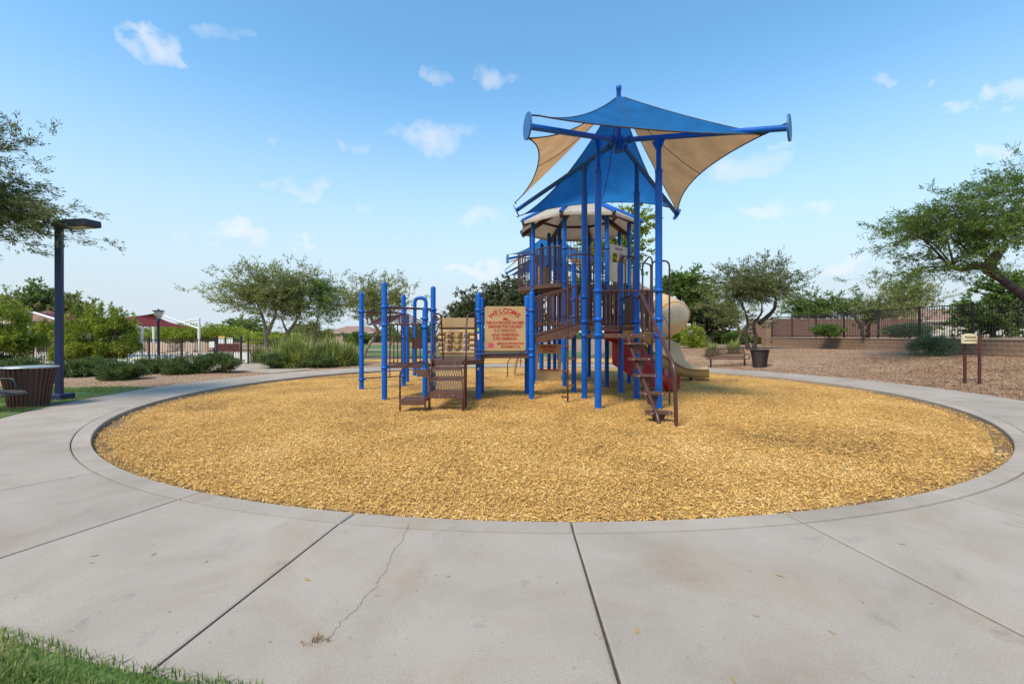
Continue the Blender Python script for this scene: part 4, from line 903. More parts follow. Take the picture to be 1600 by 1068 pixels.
# roof
RR, AZ = 1.98, 6.15; apex = OC + Vector((0, 0, AZ)); ea = [OC + Vector((RR * math.cos(a), RR * math.sin(a), EV)) for a in oct_a]
roof = MB().lathe([(.16, AZ - .06), (.16, AZ + .06), (.05, AZ + .14)], OC, 14).build('roof', M['blue'], PS)
for k in range(8):
    p, q = ea[k], ea[(k + 1) % 8]; m_ = MB(); nn = ((q - p).cross(apex - p)).normalized(); th_ = .035
    vs_ = [p, q, apex.lerp(q, .06), apex.lerp(p, .06)]; lo = [v - nn * th_ for v in vs_]; m_.add(vs_ + lo, [(0, 1, 2, 3), (7, 6, 5, 4), (0, 4, 5, 1), (1, 5, 6, 2), (2, 6, 7, 3), (3, 7, 4, 0)])
    dn = Vector((0, 0, -.07)); pl_ = p - (p - OC).normalized() * .0; m_.add([p, q, q + dn, p + dn, p * 1 + (OC - p).normalized() * .03, q + (OC - q).normalized() * .03, q + dn + (OC - q).normalized() * .03, p + dn + (OC - p).normalized() * .03], [(0, 1, 2, 3), (7, 6, 5, 4), (2, 6, 7, 3)])
    m_.build('roof_panel', M['cream'], roof, fixn=True)
    e_ = p + (p - apex).normalized() * .06; MB().tube([e_ + Vector((0, 0, .01)), e_.lerp(apex, .02) + Vector((0, 0, .03)), apex.lerp(p, .06) + Vector((0, 0, .03))], [.045, .058, .05], 10).build('roof_rib', M['blue'], roof)
    MB().bar(p + Vector((0, 0, -.12)), apex + Vector((0, 0, -.14)), .10, .14).build('rafter', M['brown'], roof)
    for f_ in (.33, .62): MB().bar(p.lerp(apex, f_) + Vector((0, 0, -.07)), q.lerp(apex, f_) + Vector((0, 0, -.07)), .07, .07).build('purlin', M['brown'], roof)

# beige spiral slide
sc_, sr = Vector((4.48, 14.55, 0)), .76; path = [Vector((3.40, 14.75, 3.40)), Vector((3.62, 14.7, 3.36))]
for i in range(49):
    a = R(180 - 450 * i / 48); z_ = 3.28 - (3.28 - .86) * (i / 48) ** .92; path.append(sc_ + Vector((sr * math.cos(a), sr * math.sin(a), z_)))
pl_ = path[-1]; path += [pl_ + Vector(q) for q in ((.2, 0, -.04), (.44, -.01, -.10), (.68, -.03, -.20), (.92, -.06, -.33), (1.12, -.10, -.44), (1.36, -.16, -.52), (1.62, -.24, -.56), (1.88, -.33, -.56), (2.06, -.40, -.54))]
cut = 34
def ring(r): return [(r * math.cos(2 * math.pi * k / 22), r * math.sin(2 * math.pi * k / 22)) for k in range(22)]
sld = MB().sweep(path[:cut + 1], ring(.43), True).build('spiral_slide', M['slide'], PS)
for k in (6, 14, 22, 29): MB().sweep(path[k:k + 2], ring(.465), True).build('tube_flange', M['slide'], sld)
def trough(u):
    hR = .10 + .66 * (1 - smooth((u - .79) / .14)); hL = .10 + .06 * (1 - smooth((u - .5) / .4)); k_ = smooth((u - .6) / .35); fl = -.38 + .16 * k_; o_ = [];
    out = [(-.50, hR), (-.48, -.02), (-.36, fl + .06), (0, fl), (.36, fl + .06), (.48, -.02), (.50, hL)]
    inn_ = [(.45, hL), (.43, .0), (.32, fl + .11), (0, fl + .05), (-.32, fl + .11), (-.43, .0), (-.45, hR)]
    return [(-.56, hR - .02)] + out[0:1] + out[1:] + [(.56, hL - .02), (.55, hL + .03)] + inn_ + [(-.55, hR + .03)]
MB().sweep(path[cut:], trough, True).build('slide_trough', M['slide'], sld)
for x, y in ((6.0, 15.05), (4.48, 14.55)): MB().tube([(x, y, -.2), (x, y, .3 if x > 5.5 else 2.9)], .05 if x > 5.5 else .065, 10).build('support', M['black' if x > 5.5 else 'blue'], sld)
# second small slide bedway seen low through the posts
rail(PS, rounded([(WX(1000, 12.9), 12.9, .75), (WX(1003, 12.9), 12.9, .95), (WX(1010, 12.9), 12.9, .98), (WX(1011, 12.9), 12.9, .6)], .08), .022, 'grip', 'black')

# ------------------------------------------------------------------ furniture
M['liner'] = mat('grey can liner', (.13, .10, .085, 1), .7, .2, 6, .1)
def trash(x, y, z, rb, rt, h, mt, label, ns=34, lid=False):
    t = thing('trash_can', (x, y, z), label, 'trash can', 'trash cans')
    MB().lathe([(rb - .03, .04), (rt - .035, h - .04)], (x, y, z), 24).build('liner', M['liner'], t)
    sl_ = MB(); w = 2 * math.pi * rt / ns * .62; w2 = 2 * math.pi * rb / ns * .62
    rows = [(rb, .03, w2), (rb + (rt - rb) * .5 - .01, h * .5, (w + w2) / 2), (rt - .01, h * .86, w), (rt + .012, h, w)]
    vs_ = []; fs_ = []
    for r, zz, ww in rows: vs_ += [(r, -ww / 2, zz), (r, ww / 2, zz), (r - .012, ww / 2, zz), (r - .012, -ww / 2, zz)]
    for i in range(len(rows) - 1):
        for k in range(4): a, b = i * 4 + k, i * 4 + (k + 1) % 4; fs_.append((a, b, b + 4, a + 4))
    fs_ += [(3, 2, 1, 0), (12, 13, 14, 15)]; sl_.add(vs_, fs_); me = sl_.mesh('slat', mt)
    for k in range(ns): link('slat', me, t, (x, y, z), (0, 0, 2 * math.pi * (k + .5) / ns))
    MB().lathe([(rt - .03, h - .015), (rt + .028, h - .015), (rt + .03, h + .015), (rt - .03, h + .02)], (x, y, z), 32).build('rim', M['zinc'] if lid else mt, t)
    MB().lathe([(rb - .02, .0), (rb + .012, .0), (rb + .012, .035), (rb - .02, .035)], (x, y, z), 32).build('base_ring', mt, t)
trash(WX(45, 9.5), 9.5, 0, .315, .435, .83, M['woodslat'], 'dark red brown slatted trash can beside the lamp post', 32, True)
bx, by = WX(1187, 20.6), 20.6
trash(bx, by, gh(bx, by) - .01, .285, .385, .79, M['fence'], 'black slatted trash can beside the far bench', 28)
# near bench, running out of the picture on the left
bt = thing('bench', (-10.6, 8.75, 0), 'black slatted metal bench at the left edge beside the trash can', 'bench', 'park benches')
for k in range(9):
    yy = 8.55 + .055 * k; MB().tube(rounded([(-11.9, yy, .39), (-10.0, yy, .40), (-9.78 + .0, yy, .385), (-9.72, yy, .33)], .05), .018, 6).build('seat_slat', M['black'], bt)
for k in range(6): MB().tube([(-11.9, 8.52 - .02 * k, .50 + .07 * k), (-9.85, 8.52 - .02 * k, .50 + .07 * k)], .014, 6).build('back_slat', M['black'], bt)
for xx in (-11.7, -10.20): MB().box((xx, 8.78, .19), (.05, .07, .40)).box((xx, 8.78, .012), (.07, .4, .02)).build('leg', M['black'], bt)
MB().tube(rounded([(-11.0, 8.98, .63), (-9.98, 8.98, .63), (-9.93, 8.99, .39)], .07), .024, 8).build('armrest', M['black'], bt)
# far bench
b2y = 21.2; b2 = thing('bench', (WX(1140, b2y), b2y, 0), 'brown mesh metal bench by the pavement under the mesquite tree', 'bench', 'park benches')
x0, x1 = WX(1107, b2y), WX(1169, b2y); gz = .0
for k in range(6): MB().tube([(x0, b2y - .1 + .075 * k, .40), (x1, b2y - .1 + .075 * k, .40)], .02, 6).build('seat_slat', M['brown'], b2)
bsl = MB().box((0, 0, 0), (.02, .012, .40)).mesh('back_slat', M['brown'])
for k in range(36): link('back_slat', bsl, b2, (x0 + .12 + (x1 - x0 - .16) * k / 35, b2y + .37, .66), (R(-12), 0, 0))
MB().tube(rounded([(x0 + .08, b2y + .32, .46), (x0 + .10, b2y + .42, .87), (x1, b2y + .42, .87), (x1 + .02, b2y + .32, .46), (x0 + .08, b2y + .32, .46)], .05), .022, 8).build('back_frame', M['brown'], b2)
for xx in (x0 + .15, x1 - .12): MB().box((xx, b2y + .1, .19), (.06, .06, .44)).build('leg', M['black'], b2)
for xx in (x0, x1): MB().tube(rounded([(xx, b2y - .1, .40), (xx, b2y - .12, .62), (xx, b2y + .3, .62), (xx, b2y + .36, .42)], .08), .02, 8).build('armrest', M['brown'], b2)
# lamp post
lx, ly = WX(92.5, 10.6), 10.6
lp = thing('lamp_post', (lx, ly, 0), 'tall slate blue square lamp post with flat shoebox head', 'lamp post', 'park lamps')
MB().box((lx, ly, .06), (.42, .38, .14)).build('base', M['lampmetal'], lp); MB().box((lx, ly, 2.12), (.128, .128, 4.12), rz=R(20)).build('pole', M['lampmetal'], lp)
hd = MB().prism([(-.10, .03), (.22, .0), (.95, 0), (.98, .03), (.96, .15), (.30, .17), (-.10, .10)], (lx + .08, ly - .0, 4.02), (1, -.25, 0), (0, 0, 1), .34).build('head', M['lamphead'], lp)
MB().box((lx + .65, ly - .15, 4.013), (.45, .24, .02), rz=R(-14)).build('lens', M['glass'], hd)
# post top lamp by the pool fence
px_, py_ = WX(247.5, 22.8), 22.8
l2 = thing('lamp_post', (px_, py_, 0), 'small dark post top lamp standing before the pool fence', 'lamp post', 'park lamps')
MB().lathe([(.07, 0), (.07, .3), (.05, .35), (.05, 2.2), (.075, 2.22), (.075, 2.34), (.03, 2.36)], (px_, py_, 0), 12).build('pole', M['lampmetal'], l2)
for k in range(3): a = R(30 + 120 * k); MB().tube([(px_ + .07 * math.cos(a), py_ + .07 * math.sin(a), 2.34), (px_ + .22 * math.cos(a), py_ + .22 * math.sin(a), 2.62), (px_ + .24 * math.cos(a), py_ + .24 * math.sin(a), 2.74)], .012, 5).build('arm', M['fence'], l2)
MB().lathe([(.25, 2.73), (.26, 2.77), (.05, 2.80), (.03, 2.86)], (px_, py_, 0), 16).build('cap', M['fence'], l2)
MB().lathe([(.06, 2.36), (.19, 2.62), (.21, 2.73)], (px_, py_, 0), 14).build('globe', M['glass'], l2)
# far shoebox lamp, peeking over the welcome panel
l3x, l3y = WX(750, 46), 46
l3 = thing('lamp_post', (l3x, l3y, 0), 'distant lamp post with flat head above the welcome panel', 'lamp post', 'park lamps')
MB().box((l3x, l3y, 2.9), (.14, .14, 5.8)).build('pole', M['lamphead'], l3); MB().prism([(-.1, 0), (.75, 0), (.75, .18), (-.1, .18)], (l3x, l3y, 5.7), (1, 0, 0), (0, 0, 1), .4).build('head', M['lamphead'], l3)
# bank sign
sg = thing('park_sign', (13.8, 13.6, .15), 'small cream arched sign on two uneven oxblood posts on the bank', 'sign')
sx_, sy_ = WX(1507.5, 13.6), 13.6; sx2 = WX(1530.5, 13.3)
for x, y, pt_ in ((sx_, sy_, 535), (sx2, 13.3, 522)): zt = WZ(pt_, y); MB().box((x, y, (zt + gh(x, y) - .2) / 2), (.062, .062, zt - gh(x, y) + .2)).build('post', M['signpost'], sg)
bc = Vector((WX(1514.5, 13.45), 13.44, WZ(529.5, 13.45))); bwid = .46
bd = MB().prism([(-bwid / 2, -.13), (bwid / 2, -.13), (bwid / 2, .09)] + [(.19 * math.cos(R(a)), .09 + .075 * math.sin(R(a))) for a in range(0, 181, 15)] + [(-bwid / 2, .09)], bc, (1, 0, 0), (0, 0, 1), .05).build('board', M['signcream'], sg)
fr_ = bc - Vector((0, .026, 0))
rs_ = random.Random(5)
scr = []
for i in range(34): t = i / 33; scr.append(fr_ + Vector((-.17 + .34 * t, -.002, .055 + .035 * math.sin(i * 1.35) * (1.2 - .5 * abs(t - .5)) + .01 * math.sin(i * .5))))
MB().tube(scr, .007, 5).build('lettering', M['signbrown'], bd)
for i in range(9): MB().box(fr_ + Vector((-.175 + .043 * i, -.001, -.045)), (.034, .004, .035 + .006 * (i % 2))).build('lettering', M['signbrown'], bd)

# ------------------------------------------------------------------ pool area on the left
FY = 24.0; fz = 1.34
pf = thing('pool_fence', (-20, FY, 0), 'dark metal picket fence around the pool on the left', 'fence')
pk = MB().box((0, 0, fz / 2 + .02), (.018, .018, fz - .06)).mesh('picket', M['fence'])
x = WX(-10, FY)
while x < WX(432, FY):
    if not (WX(336, FY) < x < WX(388, FY)): link('picket', pk, pf, (x, FY, 0))
    x += .135
pm2 = MB().box((0, 0, fz / 2 + .03), (.07, .07, fz + .06)).mesh('post', M['fence'])
for px in (-5, 52, 109, 170, 233, 284, 335, 388, 432): link('post', pm2, pf, (WX(px, FY), FY, 0))
for (a, b) in ((-10, 335), (388, 432)):
    for z_ in (.12, fz - .08): MB().box(((WX(a, FY) + WX(b, FY)) / 2, FY, z_), (WX(b, FY) - WX(a, FY), .03, .032)).build('rail', M['fence'], pf)
gt = thing('pool_gate', (WX(358, FY), FY, 0), 'dark metal gate with solid lock panel in the pool fence', 'gate')
g0, g1_ = WX(339, FY), WX(374, FY)
for px in (339, 376.5): MB().box((WX(px, FY), FY, .72), (.09, .09, 1.5)).build('gate_post', M['fence'], gt)
for z_ in (.08, fz): MB().box(((g0 + g1_) / 2, FY, z_), (g1_ - g0, .035, .04)).build('rail', M['fence'], gt)
for k in range(9): link('picket', pk, gt, (g0 + (g1_ - g0) * (k + .5) / 9, FY, 0))
MB().box(((g0 + g1_) / 2, FY - .02, .86), (g1_ - g0, .04, .42)).build('lock_panel', M['signpost'], gt)
s1 = thing('notice_board', (WX(331, FY - .06), FY - .06, 0), 'small white notice on the fence beside the gate', 'notice'); MB().box((WX(331, FY - .06), FY - .06, 1.02), (.28, .02, .32)).build('board', M['white'], s1)
s2 = thing('notice_board', (WX(351, FY + 3), FY + 3, 0), 'pair of pale rule notices with yellow strip behind the gate', 'notice')
for px, w in ((345, .42), (359, .36)): MB().box((WX(px, FY + 3), FY + 3, 1.12), (w, .02, .5)).build('board', M['white'], s2)
MB().box((WX(345, FY + 3), FY + 3, 1.42), (.5, .02, .08)).build('strip', M['yellow'], s2)
for px in (340, 364): MB().box((WX(px, FY + 3), FY + 3.03, .7), (.05, .05, 1.5)).build('post', M['fence'], s2)
def lounger(px, d, label, flip=1):
    x = WX(px, d); t = thing('sun_lounger', (x, d, 0), label, 'sun lounger', 'sun loungers at the pool'); f_ = flip
    MB().box((x + .2 * f_, d, .34), (1.2, .62, .035)).build('seat', M['lounge'], t)
    MB().bar((x - .38 * f_, d, .36), (x - .78 * f_ + .55 * f_, d, 1.02), .62, .035).build('backrest', M['lounge'], t)
    for sx in (-.3, .7):
        for sy in (-.28, .28): MB().tube([(x + sx * f_, d + sy, 0), (x + sx * f_, d + sy, .34)], .02, 6).build('leg', M['fence'], t)
lounger(245, 29.5, 'tan sling sun lounger just left of the small lamp', 1); lounger(262, 29.5, 'tan sling sun lounger just right of the small lamp', 1); lounger(303, 30.5, 'tan sling sun lounger next to the white sail pole', 1)
lounger(326, 31.5, 'tan sling sun lounger behind the white notice', 1); lounger(58, 27.0, 'tan sling sun lounger behind the fence left of the tall lamp post', 1)
tb = thing('side_table', (WX(285, 30), 30, 0), 'low white pool side table between two loungers', 'table')
MB().lathe([(.34, .40), (.34, .43)], (WX(285, 30), 30, 0), 18).build('top', M['white'], tb)
for k in range(4): a = R(45 + 90 * k); MB().tube([(WX(285, 30) + .25 * math.cos(a), 30 + .25 * math.sin(a), 0), (WX(285, 30) + .25 * math.cos(a), 30 + .25 * math.sin(a), .41)], .02, 6).build('leg', M['white'], tb)
def sail(name, cs, poles, beams, label):
    cs = [at(*c) for c in cs]; t = thing(name, (cs[0].x, cs[0].y, 0), label, 'shade sail', 'maroon pool sails'); n_ = 14; vs_ = []
    for i in range(n_ + 1):
        for j in range(n_ + 1):
            u, v = i / n_, j / n_; u2 = .5 + (u - .5) * (1 - .22 * 4 * v * (1 - v)) ; v2 = .5 + (v - .5) * (1 - .22 * 4 * u * (1 - u))
            vs_.append(cs[0].lerp(cs[1], u2).lerp(cs[3].lerp(cs[2], u2), v2))
    W_ = n_ + 1; m_ = MB(); m_.add(vs_, [(i * W_ + j, i * W_ + j + 1, (i + 1) * W_ + j + 1, (i + 1) * W_ + j) for i in range(n_) for j in range(n_)], True); m_.build('cloth', M['maroon'], t)
    for (px, py, d) in poles: p = at(px, py, d); MB().tube([(p.x, p.y, 0), p], .085, 10).build('pole', M['white'], t)
    for a, b in beams: MB().tube([at(*a), at(*b)], .06, 8).build('beam', M['white'], t)
sail('shade_sail', [(298, 512, 31), (242, 489, 31), (150, 496, 36), (200, 513, 29)], [(311, 497, 31), (240, 488, 38)], [((311, 513, 31), (246, 490, 31)), ((311, 498, 31), (286, 503, 34))], 'right maroon shade sail pulled to a white pole near the gate')
sail('shade_sail', [(116, 512, 27), (46, 486, 27), (95, 488, 36), (215, 506, 33)], [(46, 486, 27), (222, 508, 33)], [((46, 486, 27), (118, 508, 26)), ((150, 488, 33), (222, 512, 30))], 'left maroon shade sail behind the tall lamp post')

# ------------------------------------------------------------------ houses and walls behind
def house(loc, w, dep, h, roof_h, mt, label, hip=.5, wins=()):
    x, y, z = loc; t = thing('house', loc, label, 'house', 'houses behind the park'); MB().box((x, y + dep / 2, z + h / 2), (w, dep, h)).build('wall', mt, t)
    o = .5; a = [(x - w / 2 - o, y - o, z + h), (x + w / 2 + o, y - o, z + h), (x + w / 2 + o, y + dep + o, z + h), (x - w / 2 - o, y + dep + o, z + h)]; rx = w / 2 * hip
    b = [(x - rx, y + dep / 2, z + h + roof_h), (x + rx, y + dep / 2, z + h + roof_h)]
    m_ = MB(); m_.add(a + b, [(0, 1, 5, 4), (1, 2, 5), (2, 3, 4, 5), (3, 0, 4), (3, 2, 1, 0)]); m_.build('roof', M['rooftile'], t); MB().box((x, y - o + .02, z + h - .1), (w + 2 * o, .06, .18)).build('fascia', M['stucco2'], t)
    for (wx, wz, ww, wh) in wins:
        o_ = MB().box((x + wx, y - .03, z + wz), (ww + .14, .06, wh + .14)).build('window', M['white'], t); MB().box((x + wx, y - .065, z + wz), (ww, .02, wh)).build('pane', M['glassdark'], o_)
house((WX(1520, 52), 52, TZ), 13, 9, 1.9, 1.6, M['stucco2'], 'cream house with pinkish tile roof behind the right fence', .55, ((-4, 1.0, 1.4, 1.0), (1.5, 1.0, 1.4, 1.0)))
house((WX(-25, 42), 42, 0), 9, 8, 2.8, 1.5, M['stucco'], 'tan stucco pool house behind the shrubs at the left edge', .5, ((2, 1.4, 1.2, 1.0),))
house((WX(548, 95), 95, 0), 9, 8, 2.2, 1.4, M['stucco'], 'far pale house left of the climbing bay', .5, ((-1, 1.3, 1.3, 1.0),))
house((WX(1090, 110), 110, 0), 16, 9, 2.6, 1.7, M['stucco2'], 'far house half hidden behind the spiral slide', .5, ((-3, 1.4, 1.4, 1.0), (3, 1.4, 1.4, 1.0)))
bwll = thing('block_wall', (30, 41, TZ), 'reddish brown block wall across the yard behind the fence', 'wall'); bm2 = MB().box((0, 0, 0), (.79, .2, .194)).mesh('block', M['blockred'])
for ci in range(8):
    x = 21.9 + (ci % 2) * .4
    while x < 37.2: link('block', bm2, bwll, (x, 41 + random.uniform(-.004, .004), TZ + .1 + .2 * ci)); x += .8
MB().box((29.6, 41.02, TZ + .8), (15.8, .16, 1.6)).build('core', M['joint'], bwll); MB().box((29.6, 41, TZ + 1.63), (16, .26, .06)).build('cap', M['cap'], bwll)
w2 = thing('garden_wall', (42, 40, TZ), 'low cream garden wall right of the block wall', 'wall'); MB().box((45, 40.4, TZ + .5), (15, .2, 1.0)).build('wall', M['stucco2'], w2); MB().box((45, 40.4, TZ + 1.03), (15.1, .3, .06)).build('cap', M['cap'], w2)

# ------------------------------------------------------------------ plants
def leaves(c, t, L_, W_, jit=.6):
    """quad leaves at c along t"""
    n = len(c); t = t + rng.normal(0, jit, (n, 3)); t /= np.linalg.norm(t, axis=1, keepdims=True) + 1e-9
    a = rng.normal(0, 1, (n, 3)); s_ = np.cross(t, a); s_ /= np.linalg.norm(s_, axis=1, keepdims=True) + 1e-9
    l = (L_ * rng.uniform(.6, 1.35, n))[:, None]; w = (W_ * rng.uniform(.6, 1.3, n))[:, None]
    return np.stack([c, c + t * l * .5 + s_ * w * .5, c + t * l, c + t * l * .5 - s_ * w * .5], 1)
def clumpy(p, seed, f=1.0):
    q = p * f + seed * 3.1
    return np.sin(q[:, 0] * 2.1 + 1.3 * np.sin(q[:, 2] * 1.7)) * np.sin(q[:, 1] * 1.9 + seed) + np.sin(q[:, 2] * 2.6 + 1.1 * np.sin(q[:, 0] * 1.3))
def tree(name, label, d, base, stems, crowns, ntw, nlf, tw, lf, lw, leaf, bark, seed, trunk_r=.12, up=.1, out=.6, group=None, zoff=None, cat='tree', thin=-.45, clf=.9, jit=.38):
    flat = .30 if name == 'mesquite_tree' else .62
    if name == 'palo_verde': up += .22
    """stems: pixel polylines from the base; crowns: pixel ellipses (cx, cy, hw, hh[, d])"""
    rs = np.random.default_rng(seed); rp = random.Random(seed); bs = at(base[0], base[1], d)
    t = thing(name, bs, label, cat, group)
    trunk = MB(); lims = []
    for st in stems:
        pts = rounded([at(px, py, d + dd) for px, py, dd in st], .5 * d / 26, 3); k = len(pts); dense = []
        for i in range(k - 1):
            for q in range(4): dense.append(pts[i].lerp(pts[i + 1], q / 4) + Vector((rp.uniform(-.03, .03), rp.uniform(-.03, .03), 0)) * (1 if i + q else 0))
        dense.append(pts[-1]); m_ = len(dense); trunk.tube(dense, [trunk_r * (1 - .72 * i / (m_ - 1)) for i in range(m_)], 8); lims += [(p, trunk_r * (1 - .72 * i / (m_ - 1))) for i, p in enumerate(dense) if i > m_ * .4]
    cr_ = [(at(c[0], c[1], c[4] if len(c) > 4 else d), max(c[2] * d / F * .5, c[2] * d / F - tw * .62), max(c[3] * d / F * .55, c[3] * d / F - tw * .30)) for c in crowns]
    vol = np.array([a * a * b for _, a, b in cr_]); vol = vol / vol.sum()
    def sample(n, power):
        out_ = []
        while len(out_) < n:
            k = rs.choice(len(cr_), p=vol); v = rs.normal(0, 1, 3); v /= np.linalg.norm(v); r = rs.uniform(0, 1) ** power
            p = np.array(cr_[k][0]) + v * r * np.array([cr_[k][1], cr_[k][1] * .85, cr_[k][2]])
            if clumpy(p[None], seed, clf)[0] > thin + .5 * rs.normal() * .4: out_.append((p, v, k))
        return out_
    # limbs reach into the crown
    nl = max(6, ntw // 26); lim2 = []
    for p, v, k in sample(nl, .55):
        s0, r0 = min(lims, key=lambda q: (q[0] - Vector(p)).length + rp.uniform(0, .8)); e = Vector(p); mid = s0.lerp(e, .5) + Vector((rp.uniform(-.15, .15), rp.uniform(-.15, .15), .12 * (e - s0).length)); pts = [s0, s0.lerp(mid, .5) + Vector((0, 0, .03)), mid, mid.lerp(e, .6), e]
        rr0 = min(r0 * .7, trunk_r * .5); trunk.tube(pts, [rr0, rr0 * .8, rr0 * .6, rr0 * .4, rr0 * .2], 6, False); lim2 += [(pts[i], rr0 * (.8 - .2 * i)) for i in (1, 2, 3, 4)]
    src = lim2 + lims; sp_ = np.array([q[0] for q in src]); C_, T_ = [], []
    per = 8; ends_ = []
    for p, v, k in sample(max(8, ntw // per), .40):
        rc_ = tw * rs.uniform(.55, 1.05)
        for q in range(per): ends_.append((p + rs.normal(0, 1, 3) * np.array([rc_, rc_, rc_ * flat]), v))
        i = int(np.argmin(((sp_ - p) ** 2).sum(1))); s0 = Vector(sp_[i]); e = Vector(p); ln = (e - s0).length
        trunk.tube([s0, s0.lerp(e, .5) + Vector((rp.uniform(-.1, .1) * ln, 0, .10 * ln)), e], [max(.011, trunk_r * .11), max(.009, trunk_r * .08), .006], 4, False)
        for q in range(per):
            if q % 2 == 0: trunk.tube([e, Vector(ends_[-1 - q][0])], [.006, .003], 3, False)
    for p, v in ends_:
        hv = np.array([v[0], v[1], v[2] * .45])
        for q in range(3):
            d3 = hv * out + np.array([0, 0, up]) + rs.normal(0, .5, 3) * np.array([1, 1, .45]); d3 /= np.linalg.norm(d3); u = rs.uniform(-.35, 1, nlf // 3)[:, None]
            C_.append(p + d3 * u * tw * .62 + rs.normal(0, tw * .055, (nlf // 3, 3))); T_.append(np.repeat(d3[None], nlf // 3, 0))
    C_ = np.concatenate(C_); T_ = np.concatenate(T_); q = leaves(C_, T_, lf, lw, jit).reshape(-1, 3) - np.array(bs)
    link('crown', np_mesh('crown', q, np.arange(len(q)).reshape(-1, 4), M[leaf]), t); trunk.build('trunk', M[bark], t); return t
TG = 'park trees'
tree('mesquite_tree', 'feathery mesquite crown hanging into the left edge above the lamp', 9.6, (-170, 620), [[(-170, 640, 0), (-160, 520, 0), (-120, 420, 0), (-60, 340, 0)], [(-160, 520, 0), (-180, 400, .5), (-150, 300, .5)]],
     [(-80, 262, 92, 98), (-50, 325, 112, 58), (10, 350, 88, 32), (-15, 376, 62, 24)], 760, 90, .55, .085, .020, 'leafmes', 'bark', 11, .15, -.02, .9, TG, thin=-.55, clf=1.6, jit=.28)
tree('mesquite_tree', 'large leaning mesquite crown at the right edge above the fence', 17.2, (1650, 540), [[(1650, 540, 0), (1610, 470, 0), (1580, 447, 0), (1555, 428, 0), (1548, 408, .1), (1535, 396, .1), (1510, 393, 0)], [(1555, 428, 0), (1530, 412, -.3), (1505, 422, -.3), (1480, 416, -.4)], [(1548, 408, 0), (1560, 395, .4), (1572, 385, .6), (1565, 350, .6)], [(1535, 396, 0), (1530, 370, 0), (1525, 340, 0)]],
     [(1520, 340, 92, 62), (1450, 365, 85, 45), (1585, 305, 75, 60), (1405, 378, 50, 26), (1470, 408, 80, 26), (1440, 430, 60, 18)], 900, 66, .70, .11, .030, 'leafgreen', 'bark', 12, .19, .02, .9, TG, thin=-.2, clf=1.2, jit=.35)
tree('mesquite_tree', 'dark trunked mesquite behind the far bench and trash can', 26, (1176, 547), [[(1178, 550, 0), (1181, 525, 0), (1176, 505, 0), (1192, 490, 0), (1190, 470, 0)], [(1172, 550, 0), (1164, 525, 0), (1170, 500, 0), (1160, 478, 0)], [(1186, 505, 0), (1202, 492, 0), (1211, 482, 0), (1212, 466, 0), (1208, 455, 0)]],
     [(1175, 440, 56, 40), (1222, 442, 48, 22), (1150, 462, 36, 26), (1200, 420, 45, 24)], 430, 54, .85, .14, .045, 'leafmes', 'bark', 13, .13, .12, .7, TG, thin=-.3)
tree('palo_verde', 'broad palo verde left of centre behind the gate', 27.5, (416, 560), [[(418, 562, 0), (416, 530, 0), (414, 505, 0), (405, 480, 0), (395, 460, 0)], [(416, 522, 0), (424, 508, 0), (432, 490, 0), (428, 470, 0)]],
     [(415, 455, 46, 42), (385, 462, 34, 24), (440, 462, 30, 36), (385, 492, 30, 14)], 420, 51, .9, .15, .045, 'leafpv', 'barkpale', 14, .14, .12, .8, TG, thin=-.3)
tree('palo_verde', 'multi-stemmed palo verde between two lighter trees left of the climbing bay', 28.5, (449, 552), [[(449, 556, 0), (450, 522, 0), (444, 508, 0), (438, 495, 0)], [(450, 520, 0), (462, 503, 0), (470, 488, 0)]], [(460, 455, 32, 36), (470, 478, 34, 22), (448, 482, 22, 20)], 280, 51, .9, .15, .045, 'leafpv', 'barkpale', 15, .12, .12, .8, TG, thin=-.3)
tree('palo_verde', 'rounded palo verde with pale trunk above the yucca clumps', 29, (493, 552), [[(493, 556, 0), (492, 525, 0), (495, 505, 0), (500, 480, 0)]], [(503, 465, 26, 30), (512, 478, 18, 22), (490, 482, 18, 18)], 220, 51, .9, .15, .045, 'leafgreen', 'barkpale', 16, .11, .12, .8, TG, thin=-.3)
tree('palo_verde', 'leaning palo verde behind the left blue posts', 28, (566, 552), [[(566, 560, 0), (578, 535, 0), (592, 518, 0), (604, 508, 0)], [(592, 518, 0), (580, 500, 0), (572, 480, 0)]], [(570, 455, 28, 24), (590, 470, 34, 32), (612, 465, 22, 24), (560, 470, 18, 16)], 300, 51, .85, .15, .045, 'leafpv', 'barkpale', 17, .11, .15, .8, TG, thin=-.3)
tree('shade_tree', 'dark round tree behind the welcome panel', 50, (800, 545), [[(800, 545, 0), (800, 510, 0), (795, 480, 0)]], [(795, 470, 42, 32), (825, 478, 34, 30), (770, 488, 26, 22)], 360, 60, 1.3, .34, .15, 'leafdark', 'bark', 18, .25, .1, .7, TG, thin=-.75)
tree('shade_tree', 'lower dark tree left of the welcome panel', 52, (738, 545), [[(738, 545, 0), (738, 515, 0), (740, 495, 0)]], [(742, 490, 30, 22), (722, 497, 20, 14), (765, 488, 20, 20)], 260, 60, 1.3, .34, .15, 'leafdark', 'bark', 19, .22, .1, .7, TG, thin=-.75)
tree('shade_tree', 'tall yellow green tree rising behind the play tower', 30, (955, 560), [[(955, 560, 0), (956, 500, 0), (950, 440, 0), (955, 390, 0)], [(956, 470, 0), (975, 430, 0), (980, 380, 0)]], [(955, 375, 50, 58), (978, 350, 30, 34), (980, 420, 24, 30), (930, 440, 40, 30)], 420, 54, .8, .20, .11, 'leafyel', 'barkpale', 20, .18, .0, .7, TG, thin=-.4)
